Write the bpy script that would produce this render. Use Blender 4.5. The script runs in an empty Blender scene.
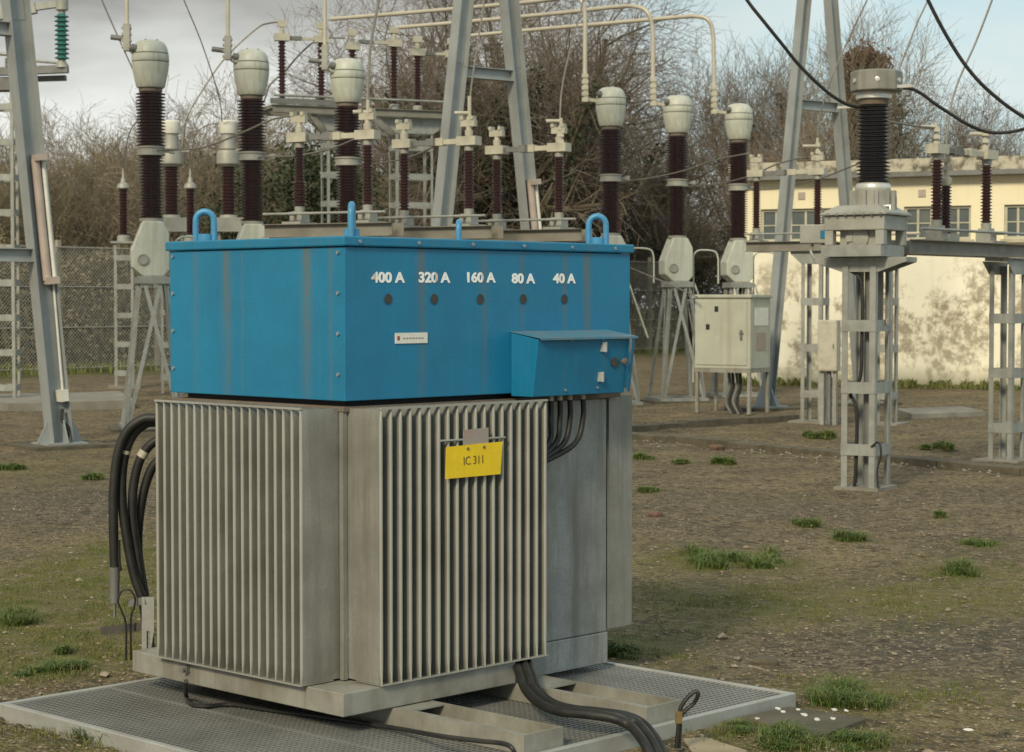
import bpy, math, random
from mathutils import Vector, Matrix, noise
rnd = random.Random(7)
SC = bpy.context.scene
COL = SC.collection
R = math.radians

# ---------------------------------------------------------------- camera model
F, CX, CY, HZ, EYE = 2000.0, 512.0, 376.0, 300.0, 1.65
TH = math.atan((CY - HZ) / F)
CAM = Vector((0, 0, EYE))
_f = Vector((0, math.cos(TH), -math.sin(TH)))
_u = Vector((0, math.sin(TH), math.cos(TH)))
def ray(px, py):
    return Vector(((px - CX) / F, 0, 0)) + _u * ((CY - py) / F) + _f
def P(px, py, D):
    d = ray(px, py); return CAM + d * (D / d.y)
def PZ(px, py, z=0.0):
    d = ray(px, py); return CAM + d * ((z - EYE) / d.z)

# ---------------------------------------------------------------- materials
def new_mat(name):
    m = bpy.data.materials.new(name); m.use_nodes = True
    nt = m.node_tree; b = nt.nodes['Principled BSDF']
    return m, nt, b
def N(nt, kind, **kw):
    n = nt.nodes.new(kind)
    for k, v in kw.items():
        if k in n.inputs: n.inputs[k].default_value = v
        else: setattr(n, k, v)
    return n
def rgba(c): return (c[0], c[1], c[2], 1)
def mixc(nt, fac, a, b, blend='MIX'):
    n = nt.nodes.new('ShaderNodeMix'); n.data_type = 'RGBA'; n.blend_type = blend
    def put(i, v):
        if isinstance(v, (tuple, list)): n.inputs[i].default_value = rgba(v)
        elif isinstance(v, (int, float)): n.inputs[i].default_value = v
        else: nt.links.new(v, n.inputs[i])
    put(0, fac); put(6, a); put(7, b)
    return n.outputs[2]
def ramp(nt, src, stops):
    n = nt.nodes.new('ShaderNodeValToRGB')
    el = n.color_ramp.elements
    while len(el) > 1: el.remove(el[-1])
    for i, (p, v) in enumerate(stops):
        e = el[0] if i == 0 else el.new(p)
        e.position = p; e.color = (v, v, v, 1)
    nt.links.new(src, n.inputs[0])
    return n.outputs[0]
def math_n(nt, op, a, b=None):
    n = nt.nodes.new('ShaderNodeMath'); n.operation = op
    for i, v in enumerate((a, b)):
        if v is None: continue
        if isinstance(v, (int, float)): n.inputs[i].default_value = v
        else: nt.links.new(v, n.inputs[i])
    return n.outputs[0]
def coords(nt, scale=(1, 1, 1), kind='Object'):
    t = nt.nodes.new('ShaderNodeTexCoord'); mp = nt.nodes.new('ShaderNodeMapping')
    mp.inputs['Scale'].default_value = scale
    nt.links.new(t.outputs[kind], mp.inputs[0])
    return mp.outputs[0]
def tex(nt, co, scale, detail=4, rough=0.55):
    n = N(nt, 'ShaderNodeTexNoise', Scale=scale, Detail=detail, Roughness=rough)
    nt.links.new(co, n.inputs['Vector']); return n.outputs[0]
def bump(nt, b, h, strength=0.2, dist=0.01):
    n = N(nt, 'ShaderNodeBump', Strength=strength, Distance=dist)
    nt.links.new(h, n.inputs['Height']); nt.links.new(n.outputs[0], b.inputs['Normal'])

def weathered(name, base, worn, scale=6, rough=0.55, metal=0.0, amount=(0.4, 0.7), bmp=0.15, streak=None, fine=60):
    m, nt, b = new_mat(name)
    co = coords(nt)
    n1 = tex(nt, co, scale, 6, 0.6)
    f = ramp(nt, n1, [(amount[0], 0), (amount[1], 1)])
    c = mixc(nt, f, base, worn)
    if streak:
        n2 = tex(nt, coords(nt, (1, 1, 0.06)), streak[0], 3, 0.6)
        f2 = ramp(nt, n2, [(0.5, 0), (0.7, streak[2])])
        c = mixc(nt, f2, c, streak[1])
    n3 = tex(nt, co, fine, 3, 0.6)
    c = mixc(nt, ramp(nt, n3, [(0.35, 0.3), (0.65, 0)]), c, tuple(x * 0.72 for x in base))
    nt.links.new(c, b.inputs['Base Color'])
    b.inputs['Roughness'].default_value = rough; b.inputs['Metallic'].default_value = metal
    bump(nt, b, n3, bmp, 0.004)
    return m

M = {}
M['galv'] = weathered('galvanised_steel', (0.35, 0.36, 0.335), (0.23, 0.235, 0.21), 5, 0.5, 0.25, (0.4, 0.7), streak=(14, (0.2, 0.19, 0.16), 0.5))
M['galv_dark'] = weathered('dull_steel', (0.2, 0.205, 0.2), (0.13, 0.125, 0.11), 5, 0.6, 0.2)
M['beam_steel'] = weathered('gantry_steel', (0.35, 0.375, 0.375), (0.25, 0.265, 0.26), 2.5, 0.5, 0.2, (0.4, 0.75), streak=(9, (0.25, 0.25, 0.23), 0.5))
M['beam_dull'] = weathered('dull_beam_steel', (0.24, 0.23, 0.195), (0.17, 0.155, 0.125), 5, 0.6, 0.15)
M['porcelain'] = weathered('brown_porcelain', (0.05, 0.018, 0.016), (0.034, 0.013, 0.014), 3, 0.22, 0, bmp=0.02)
M['porcelain_black'] = weathered('black_porcelain', (0.026, 0.02, 0.022), (0.018, 0.013, 0.014), 3, 0.25, 0, bmp=0.02)
M['glass_green'] = weathered('green_glass', (0.05, 0.2, 0.18), (0.04, 0.15, 0.14), 3, 0.15, 0, bmp=0.02)
M['head'] = weathered('pale_painted_metal', (0.53, 0.55, 0.48), (0.45, 0.46, 0.39), 4, 0.45, 0, streak=(20, (0.33, 0.32, 0.23), 0.6))
M['cast'] = weathered('cast_aluminium', (0.36, 0.36, 0.32), (0.27, 0.265, 0.23), 6, 0.55, 0.15)
M['drum'] = weathered('drum_paint', (0.27, 0.27, 0.235), (0.2, 0.195, 0.165), 6, 0.55, 0.1, streak=(16, (0.15, 0.14, 0.11), 0.6))
M['alu'] = weathered('bright_aluminium', (0.68, 0.67, 0.62), (0.52, 0.51, 0.46), 8, 0.35, 0.5)
M['cream'] = weathered('cream_metal', (0.5, 0.475, 0.385), (0.37, 0.345, 0.27), 8, 0.5, 0.05)
M['tube'] = weathered('buff_tube', (0.55, 0.51, 0.42), (0.45, 0.41, 0.33), 4, 0.45, 0.15)
M['wire'] = weathered('weathered_conductor', (0.23, 0.215, 0.185), (0.16, 0.15, 0.13), 6, 0.5, 0.3)
M['rubber'] = weathered('black_rubber', (0.014, 0.014, 0.013), (0.035, 0.033, 0.028), 9, 0.55, 0, (0.45, 0.75))
M['cabinet'] = weathered('cabinet_paint', (0.45, 0.465, 0.39), (0.38, 0.39, 0.32), 3, 0.5, 0, streak=(8, (0.3, 0.27, 0.19), 0.5))
M['white_plastic'] = weathered('white_plastic', (0.75, 0.74, 0.68), (0.62, 0.6, 0.52), 5, 0.4, 0)
M['pink_pvc'] = weathered('pinkish_conduit', (0.47, 0.39, 0.34), (0.38, 0.31, 0.27), 5, 0.5, 0)
M['dark'] = weathered('dark_opening', (0.02, 0.02, 0.021), (0.012, 0.012, 0.012), 5, 0.7, 0)
M['lug_blue'] = weathered('light_blue_paint', (0.065, 0.28, 0.5), (0.05, 0.21, 0.37), 20, 0.4, 0)
M['bolt'] = weathered('zinc_bolt', (0.3, 0.36, 0.4), (0.2, 0.25, 0.28), 30, 0.45, 0.3)
M['concrete'] = weathered('concrete', (0.27, 0.255, 0.22), (0.17, 0.155, 0.12), 3, 0.9, 0, (0.35, 0.7), 0.5, fine=40)
M['concrete_dark'] = weathered('mossy_concrete', (0.125, 0.105, 0.075), (0.07, 0.065, 0.04), 6, 0.9, 0, (0.38, 0.62), 0.9, fine=40)
M['pale_stone'] = weathered('pale_stone', (0.36, 0.3, 0.2), (0.25, 0.2, 0.13), 6, 0.9, 0, bmp=0.5)
M['lichen'] = weathered('white_lichen', (0.75, 0.73, 0.68), (0.6, 0.58, 0.52), 30, 0.9)
M['rusty'] = weathered('rusty_dust', (0.17, 0.14, 0.11), (0.13, 0.08, 0.05), 6, 0.8, 0)
M['skid'] = weathered('skid_steel', (0.34, 0.335, 0.295), (0.2, 0.19, 0.155), 5, 0.55, 0.2, (0.4, 0.66), streak=(11, (0.17, 0.14, 0.09), 0.7))
M['grate'] = weathered('grating_steel', (0.28, 0.28, 0.265), (0.18, 0.178, 0.16), 3, 0.5, 0.3)
M['rim'] = weathered('tray_rim_steel', (0.42, 0.43, 0.41), (0.31, 0.31, 0.28), 4, 0.5, 0.25)
M['bark'] = weathered('bark', (0.13, 0.105, 0.075), (0.075, 0.066, 0.042), 2, 0.9, 0)
M['twig'] = weathered('twigs', (0.24, 0.197, 0.14), (0.158, 0.132, 0.092), 0.5, 0.9, 0, (0.35, 0.65), 0)
M['twig_red'] = weathered('reddish_twigs', (0.24, 0.195, 0.148), (0.155, 0.126, 0.096), 0.5, 0.9, 0, (0.35, 0.65), 0)
M['twig_olive'] = weathered('olive_twigs', (0.235, 0.192, 0.12), (0.155, 0.13, 0.078), 0.5, 0.9, 0, (0.35, 0.65), 0)
M['ivy'] = weathered('ivy_leaves', (0.035, 0.05, 0.018), (0.02, 0.03, 0.012), 1.2, 0.6, 0)
M['dead_leaf'] = weathered('dead_leaves', (0.15, 0.07, 0.045), (0.09, 0.045, 0.03), 1.5, 0.9, 0)
M['bramble'] = weathered('brambles', (0.23, 0.185, 0.115), (0.14, 0.125, 0.065), 0.5, 0.9, 0, (0.4, 0.6), 0)
M['grass'] = weathered('weed_blades', (0.085, 0.132, 0.022), (0.24, 0.21, 0.08), 14, 0.7, 0, (0.52, 0.75))
M['grass_short'] = weathered('short_weeds', (0.11, 0.14, 0.028), (0.21, 0.18, 0.06), 4, 0.8, 0)
M['pebble'] = weathered('pebbles', (0.21, 0.165, 0.115), (0.33, 0.28, 0.21), 9, 0.85, 0, (0.4, 0.65))
M['glass_dark'] = weathered('window_glass', (0.09, 0.11, 0.11), (0.17, 0.18, 0.16), 1.5, 0.12, 0, bmp=0)
M['window_frame'] = weathered('window_frame', (0.5, 0.48, 0.38), (0.38, 0.36, 0.28), 5, 0.6, 0)
M['yellow'] = weathered('yellow_plate', (0.86, 0.61, 0.01), (0.76, 0.53, 0.012), 8, 0.45, 0, bmp=0.02)
M['ink'] = weathered('black_ink', (0.06, 0.05, 0.02), (0.04, 0.035, 0.015), 20, 0.6, 0)

def tank_paint(name, base, worn, edge=None):
    m, nt, b = new_mat(name)
    co = coords(nt)
    n1 = tex(nt, co, 3.2, 6, 0.62)
    c = mixc(nt, ramp(nt, n1, [(0.38, 0), (0.68, 1)]), base, worn)
    n2 = tex(nt, coords(nt, (1, 1, 0.07)), 16, 4, 0.65)
    c = mixc(nt, ramp(nt, n2, [(0.46, 0), (0.7, 0.75)]), c, (0.175, 0.165, 0.13))
    n3 = tex(nt, co, 90, 3, 0.6)
    c = mixc(nt, ramp(nt, n3, [(0.35, 0.35), (0.6, 0)]), c, (0.2, 0.19, 0.16))
    if edge:        # lighter colour on the outer fin rims paints in light against the shaded gaps
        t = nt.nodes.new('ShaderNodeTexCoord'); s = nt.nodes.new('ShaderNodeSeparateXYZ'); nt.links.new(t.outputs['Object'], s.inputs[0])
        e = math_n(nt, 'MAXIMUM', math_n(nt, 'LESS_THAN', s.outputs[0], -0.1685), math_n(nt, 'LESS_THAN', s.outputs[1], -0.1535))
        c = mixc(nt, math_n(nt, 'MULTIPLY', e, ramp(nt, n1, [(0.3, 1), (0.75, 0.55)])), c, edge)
    nt.links.new(c, b.inputs['Base Color'])
    b.inputs['Roughness'].default_value = 0.5; b.inputs['Metallic'].default_value = 0.25
    bump(nt, b, n3, 0.12, 0.003)
    return m
M['tank'] = tank_paint('tank_paint', (0.40, 0.41, 0.405), (0.2, 0.21, 0.21))
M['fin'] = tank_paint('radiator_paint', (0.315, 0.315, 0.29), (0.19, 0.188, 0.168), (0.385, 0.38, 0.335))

def blue_paint():
    m, nt, b = new_mat('blue_streaked_paint')
    t = nt.nodes.new('ShaderNodeTexCoord')
    s = nt.nodes.new('ShaderNodeSeparateXYZ'); nt.links.new(t.outputs['Object'], s.inputs[0])
    co = coords(nt)
    warp = tex(nt, coords(nt, (4, 4, 1)), 3, 5, 0.7)
    w = math_n(nt, 'MULTIPLY', math_n(nt, 'SUBTRACT', warp, 0.5), 0.05)
    def band(src, length, marks):
        st = [(0.0, 0)]
        for p, hw, v in sorted(marks):
            p, hw = p / length, hw / length
            st += [(p - hw, 0), (p - hw * 0.3, v * .55), (p - hw * .05, v), (p + hw * 0.12, v), (p + hw * .3, v * .4), (p + hw, 0)]
        st = [(max(0, min(1, a)), v) for a, v in st]
        return ramp(nt, math_n(nt, 'DIVIDE', math_n(nt, 'ADD', src, w), length), st)
    by = band(s.outputs[1], 1.1, [(0.08, 0.025, 0.5), (0.215, 0.05, 0.95), (0.60, 0.012, 0.4), (0.70, 0.045, 0.9), (0.90, 0.04, 0.3)])
    bx = band(s.outputs[0], 1.65, [(0.39, 0.04, 0.7), (0.73, 0.04, 0.55), (0.945, 0.025, 0.5), (1.195, 0.022, 0.8), (1.335, 0.04, 1.0)])
    # x=0 face takes the y bands, y=0 face the x bands
    onl = math_n(nt, 'LESS_THAN', s.outputs[0], 0.004)
    msk = mixc(nt, onl, bx, by)
    n1 = tex(nt, coords(nt, (1, 1, 0.07)), 42, 6, 0.75)
    msk = mixc(nt, 1.0, msk, ramp(nt, n1, [(0.36, 0.42), (0.57, 1)]), 'MULTIPLY')
    zf = ramp(nt, math_n(nt, 'DIVIDE', math_n(nt, 'SUBTRACT', s.outputs[2], 1.26), 0.61), [(0, 0.3), (0.5, 0.75), (0.85, 1), (1, 0.9)])
    msk = mixc(nt, 1.0, msk, zf, 'MULTIPLY')
    n2 = tex(nt, co, 2.5, 6, 0.65)
    base = mixc(nt, ramp(nt, n2, [(0.35, 0), (0.7, 1)]), (0.008, 0.205, 0.385), (0.008, 0.155, 0.295))
    n4 = tex(nt, coords(nt, (1, 1, 0.05)), 30, 4, 0.6)
    base = mixc(nt, ramp(nt, n4, [(0.54, 0), (0.75, 0.3)]), base, (0.045, 0.22, 0.34))
    n5 = tex(nt, co, 120, 3, 0.7)
    base = mixc(nt, ramp(nt, n5, [(0.35, 0.35), (0.6, 0)]), base, (0.01, 0.10, 0.19))
    chip = tex(nt, co, 45, 3, 0.6)
    base = mixc(nt, ramp(nt, chip, [(0.70, 0), (0.73, 0.8)]), base, (0.13, 0.08, 0.05))
    rn = tex(nt, co, 9, 4, 0.6)
    stain = mixc(nt, ramp(nt, rn, [(0.4, 0), (0.65, 1)]), (0.12, 0.14, 0.11), (0.165, 0.125, 0.08))
    nt.links.new(mixc(nt, msk, base, stain), b.inputs['Base Color'])
    b.inputs['Roughness'].default_value = 0.42
    bump(nt, b, n5, 0.08, 0.002)
    return m
M['blue'] = blue_paint()
M['blue_plain'] = weathered('blue_paint', (0.008, 0.185, 0.35), (0.008, 0.145, 0.275), 4, 0.42, 0, fine=120, bmp=0.08, streak=(25, (0.05, 0.17, 0.23), 0.5))
M['blue_dusty'] = weathered('dusty_blue_paint', (0.06, 0.2, 0.3), (0.16, 0.19, 0.2), 7, 0.55, 0)

def marking():
    m, nt, b = new_mat('marking_paint')
    n1 = tex(nt, coords(nt, (1, 1, 0.25)), 16, 3)
    c = mixc(nt, ramp(nt, n1, [(0.56, 0), (0.66, 1)]), (0.88, 0.89, 0.87), (0.45, 0.2, 0.11))
    nt.links.new(c, b.inputs['Base Color']); b.inputs['Roughness'].default_value = 0.5
    return m
M['marking'] = marking()

def wall_paint():
    m, nt, b = new_mat('peeling_cream_wall')
    t = nt.nodes.new('ShaderNodeTexCoord')
    s = nt.nodes.new('ShaderNodeSeparateXYZ'); nt.links.new(t.outputs['Object'], s.inputs[0])
    co = coords(nt)
    n0 = tex(nt, co, 0.6, 4)
    c = mixc(nt, ramp(nt, n0, [(0.35, 0), (0.7, 1)]), (0.86, 0.78, 0.55), (0.80, 0.725, 0.51))
    wl = ramp(nt, math_n(nt, 'DIVIDE', s.outputs[2], 3.0), [(0, 1), (0.82, 1), (0.9, 0)])
    c = mixc(nt, wl, c, mixc(nt, ramp(nt, n0, [(0.35, 0), (0.7, 1)]), (0.90, 0.86, 0.71), (0.84, 0.79, 0.62)))
    # peeled patches: only on the lower wall
    low = ramp(nt, math_n(nt, 'DIVIDE', s.outputs[2], 3.0), [(0, 0.75), (0.15, 0.85), (0.45, 1), (0.72, 0.8), (0.85, 0)])
    big = tex(nt, coords(nt, (1, 1, 0.75)), 0.75, 7, 0.68)
    pm = mixc(nt, 1.0, ramp(nt, big, [(0.475, 0), (0.525, 1)]), low, 'MULTIPLY')
    sp = tex(nt, co, 5, 5, 0.7)
    pm2 = mixc(nt, 1.0, pm, ramp(nt, sp, [(0.4, 0.12), (0.56, 1)]), 'MULTIPLY')
    pc = mixc(nt, tex(nt, co, 2.2, 4), (0.23, 0.195, 0.135), (0.42, 0.36, 0.26))
    c = mixc(nt, pm2, c, pc)
    fl = tex(nt, co, 3.3, 6, 0.75)
    c = mixc(nt, mixc(nt, 1.0, ramp(nt, fl, [(0.58, 0), (0.68, 0.6)]), low, 'MULTIPLY'), c, (0.5, 0.44, 0.31))
    st = tex(nt, coords(nt, (1, 1, 0.05)), 6, 3)
    c = mixc(nt, ramp(nt, st, [(0.55, 0), (0.75, 0.3)]), c, (0.55, 0.5, 0.36))
    foot = ramp(nt, math_n(nt, 'ADD', s.outputs[2], math_n(nt, 'MULTIPLY', big, 0.4)), [(0.2, 0.8), (0.6, 0)])
    c = mixc(nt, foot, c, (0.22, 0.2, 0.12))
    nt.links.new(c, b.inputs['Base Color']); b.inputs['Roughness'].default_value = 0.85
    bump(nt, b, sp, 0.3, 0.01)
    return m
M['wall'] = wall_paint()
M['parapet'] = weathered('mossy_parapet', (0.5, 0.465, 0.37), (0.09, 0.078, 0.055), 4.0, 0.9, 0, (0.46, 0.6), 0.4, fine=14)

def ground_mat():
    m, nt, b = new_mat('gravel_ground')
    co = coords(nt)
    def attr(n):
        a = nt.nodes.new('ShaderNodeAttribute'); a.attribute_name = n; return a.outputs['Fac']
    n1 = tex(nt, co, 1.1, 6, 0.65)
    c = mixc(nt, ramp(nt, n1, [(0.36, 0), (0.62, 1)]), (0.13, 0.096, 0.047), (0.32, 0.24, 0.115))
    nb = tex(nt, co, 3.7, 5, 0.7)
    c = mixc(nt, ramp(nt, nb, [(0.5, 0), (0.68, 0.75)]), c, (0.055, 0.042, 0.025))
    g = mixc(nt, tex(nt, co, 8, 5, 0.7), (0.085, 0.073, 0.05), (0.14, 0.119, 0.08))
    c = mixc(nt, attr('grey'), c, g)
    v = N(nt, 'ShaderNodeTexVoronoi', Scale=58.0); nt.links.new(co, v.inputs['Vector'])
    hs = nt.nodes.new('ShaderNodeSeparateColor'); nt.links.new(v.outputs['Color'], hs.inputs[0])
    c = mixc(nt, ramp(nt, hs.outputs[0], [(0.70, 0), (0.92, 0.85)]), c, (0.38, 0.30, 0.2))
    c = mixc(nt, ramp(nt, hs.outputs[1], [(0.6, 0), (0.9, 0.75)]), c, (0.05, 0.036, 0.023))
    v2 = N(nt, 'ShaderNodeTexVoronoi', Scale=20.0); nt.links.new(co, v2.inputs['Vector'])
    h2 = nt.nodes.new('ShaderNodeSeparateColor'); nt.links.new(v2.outputs['Color'], h2.inputs[0])
    c = mixc(nt, ramp(nt, h2.outputs[0], [(0.8, 0), (0.95, 0.75)]), c, (0.30, 0.24, 0.155))
    c = mixc(nt, ramp(nt, h2.outputs[1], [(0.78, 0), (0.93, 0.8)]), c, (0.045, 0.033, 0.02))
    nm = tex(nt, co, 7, 6, 0.7)
    mk = math_n(nt, 'MULTIPLY', attr('moss'), ramp(nt, nm, [(0.34, 0), (0.54, 1)]))
    mc = mixc(nt, tex(nt, co, 5, 5, 0.6), (0.095, 0.115, 0.02), (0.215, 0.18, 0.045))
    c = mixc(nt, mk, c, mc)
    mg = math_n(nt, 'MULTIPLY', attr('grass'), ramp(nt, nm, [(0.25, 0.3), (0.55, 1)]))
    c = mixc(nt, mg, c, mixc(nt, tex(nt, co, 3, 4), (0.06, 0.085, 0.022), (0.11, 0.115, 0.04)))
    nt.links.new(c, b.inputs['Base Color']); b.inputs['Roughness'].default_value = 0.95
    h = math_n(nt, 'ADD', math_n(nt, 'MULTIPLY', v.outputs['Distance'], -1.0), tex(nt, co, 30, 5, 0.7))
    bump(nt, b, h, 1.0, 0.03)
    return m
M['ground'] = ground_mat()

# ---------------------------------------------------------------- mesh builder
class MB:
    def __init__(s, xf=None): s.v = []; s.f = []; s.sm = []; s.xf = xf
    def add(s, vs, fs, smooth=False):
        b = len(s.v)
        s.v += [tuple(s.xf @ Vector(p)) if s.xf else tuple(p) for p in vs]
        s.f += [tuple(i + b for i in f) for f in fs]; s.sm += [smooth] * len(fs)
        return s
    def box(s, c, d, rot=None):
        x, y, z = d[0] / 2, d[1] / 2, d[2] / 2
        vs = [Vector(p) for p in ((-x, -y, -z), (x, -y, -z), (x, y, -z), (-x, y, -z), (-x, -y, z), (x, -y, z), (x, y, z), (-x, y, z))]
        if rot is not None: vs = [rot @ p for p in vs]
        c = Vector(c)
        return s.add([c + p for p in vs], [(3, 2, 1, 0), (4, 5, 6, 7), (0, 1, 5, 4), (1, 2, 6, 5), (2, 3, 7, 6), (3, 0, 4, 7)])
    def bb(s, x0, x1, y0, y1, z0, z1): return s.box(((x0 + x1) / 2, (y0 + y1) / 2, (z0 + z1) / 2), (abs(x1 - x0), abs(y1 - y0), abs(z1 - z0)))
    def bar(s, p, q, w, d, ref=(0, 0, 1), off=(0, 0)):
        # box from p to q; w along the side axis (ref x axis), d along the third; off shifts in that frame
        p, q = Vector(p), Vector(q); a = (q - p).normalized(); ref = Vector(ref)
        if abs(a.dot(ref.normalized())) > 0.99: ref = Vector((1, 0, 0))
        sx = ref.cross(a).normalized(); sy = a.cross(sx)
        o = sx * off[0] + sy * off[1]
        vs = [e + o + sx * i * w / 2 + sy * j * d / 2 for e in (p, q) for i, j in ((-1, -1), (1, -1), (1, 1), (-1, 1))]
        return s.add(vs, [(3, 2, 1, 0), (4, 5, 6, 7), (0, 1, 5, 4), (1, 2, 6, 5), (2, 3, 7, 6), (3, 0, 4, 7)])
    def tube(s, pts, r, seg=8, caps=True):
        pts = [Vector(p) for p in pts]; n = len(pts)
        rr = r if isinstance(r, (list, tuple)) else [r] * n
        t0 = (pts[1] - pts[0]).normalized()
        up = Vector((0, 0, 1)) if abs(t0.z) < 0.9 else Vector((1, 0, 0))
        nx = up.cross(t0).normalized(); vs = []
        for i, p in enumerate(pts):
            t = (pts[min(i + 1, n - 1)] - pts[max(i - 1, 0)]).normalized()
            nx = (nx - t * nx.dot(t)).normalized(); ny = t.cross(nx)
            for k in range(seg):
                a = 2 * math.pi * k / seg
                vs.append(p + (nx * math.cos(a) + ny * math.sin(a)) * rr[i])
        fs = [(i * seg + k, i * seg + (k + 1) % seg, (i + 1) * seg + (k + 1) % seg, (i + 1) * seg + k) for i in range(n - 1) for k in range(seg)]
        s.add(vs, fs, True)
        if caps:
            s.add(vs[:seg], [tuple(range(seg - 1, -1, -1))]); s.add(vs[-seg:], [tuple(range(seg))])
        return s
    def lathe(s, prof, base=(0, 0, 0), seg=20, rot=None, smooth=True):
        base = Vector(base); vs = []
        for r, z in prof:
            for k in range(seg):
                a = 2 * math.pi * k / seg
                p = Vector((r * math.cos(a), r * math.sin(a), z))
                vs.append(base + (rot @ p if rot is not None else p))
        n = len(prof)
        fs = [(i * seg + k, i * seg + (k + 1) % seg, (i + 1) * seg + (k + 1) % seg, (i + 1) * seg + k) for i in range(n - 1) for k in range(seg)]
        s.add(vs, fs, smooth)
        s.add(vs[:seg], [tuple(range(seg - 1, -1, -1))]); s.add(vs[-seg:], [tuple(range(seg))])
        return s
    def cyl(s, base, r, h, seg=20, rot=None):
        return s.lathe([(r, 0), (r, h)], base, seg, rot, True)
    def prism(s, poly, y0, y1, axis='y'):
        # poly in (x,z), extruded along y
        n = len(poly)
        vs = [(x, y0, z) for x, z in poly] + [(x, y1, z) for x, z in poly]
        fs = [tuple(range(n)), tuple(range(2 * n - 1, n - 1, -1))] + [(i, i + n, (i + 1) % n + n, (i + 1) % n) for i in range(n)]
        return s.add(vs, fs)
    def build(s, name, mat, parent=None, loc=None, bevel=0, autosharp=True):
        me = bpy.data.meshes.new(name)
        off = Vector(loc) if loc is not None else Vector((0, 0, 0))
        me.from_pydata([tuple(Vector(p) - off) for p in s.v] if loc is not None else s.v, [], s.f)
        me.polygons.foreach_set('use_smooth', s.sm)
        if any(s.sm) and autosharp and len(s.f) < 60000:
            me.set_sharp_from_angle(angle=R(38))
        me.materials.append(M[mat] if isinstance(mat, str) else mat)
        me.update()
        o = bpy.data.objects.new(name, me); COL.objects.link(o)
        if parent is not None: o.parent = parent
        if loc is not None: o.location = loc
        if bevel:
            b = o.modifiers.new('bevel', 'BEVEL'); b.width = bevel; b.segments = 2; b.limit_method = 'ANGLE'; b.angle_limit = R(40)
        return o

def tag(o, label=None, cat=None, group=None, kind=None):
    if label: o['label'] = label
    if cat: o['category'] = cat
    if group: o['group'] = group
    if kind: o['kind'] = kind
    return o
def thing(name, label, cat, loc=(0, 0, 0), rz=0.0, group=None):
    o = bpy.data.objects.new(name, None); COL.objects.link(o)
    o.location = loc; o.rotation_euler = (0, 0, rz); o.empty_display_size = 0.2
    return tag(o, label, cat, group)
def copy_tree(o, parent=None):
    c = o.copy(); COL.objects.link(c); c.parent = parent
    for ch in list(o.children): copy_tree(ch, c)
    return c
def spline(pts, n=8):
    pts = [Vector(p) for p in pts]; out = []
    q = [pts[0] * 2 - pts[1]] + pts + [pts[-1] * 2 - pts[-2]]
    for i in range(1, len(q) - 2):
        a, b, c, d = q[i - 1:i + 3]
        for k in range(n):
            t = k / n
            out.append(0.5 * ((2 * b) + (c - a) * t + (2 * a - 5 * b + 4 * c - d) * t * t + (3 * b - a - 3 * c + d) * t ** 3))
    out.append(pts[-1]); return out
def sheds(z0, z1, core, rad, n):
    p = [(core, z0)]; st = (z1 - z0) / n
    for i in range(n):
        z = z0 + i * st
        p += [(core, z + st * 0.12), (rad, z + st * 0.34), (rad, z + st * 0.46), (core, z + st * 0.86)]
    p.append((core, z1)); return p
def text_mesh(txt, size, bold=0.0):
    cu = bpy.data.curves.new('lettering', 'FONT'); cu.body = txt; cu.size = size
    cu.align_x = 'CENTER'; cu.align_y = 'CENTER'; cu.offset = bold; cu.extrude = 0.0008; cu.resolution_u = 4
    o = bpy.data.objects.new('lettering', cu); COL.objects.link(o)
    dg = bpy.context.evaluated_depsgraph_get(); dg.update()
    me = bpy.data.meshes.new_from_object(o.evaluated_get(dg))
    bpy.data.objects.remove(o); bpy.data.curves.remove(cu)
    return me
def text_part(name, txt, size, mat, parent, loc, rot, bold=0.0, sx=1.0):
    me = text_mesh(txt, size, bold); me.materials.clear(); me.materials.append(M[mat])
    X = Matrix.Translation(loc) @ rot.to_4x4() @ Matrix.Diagonal((sx, 1, 1, 1))
    me.transform(X)
    o = bpy.data.objects.new(name, me); COL.objects.link(o); o.parent = parent
    return o

exec_parts = []
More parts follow.
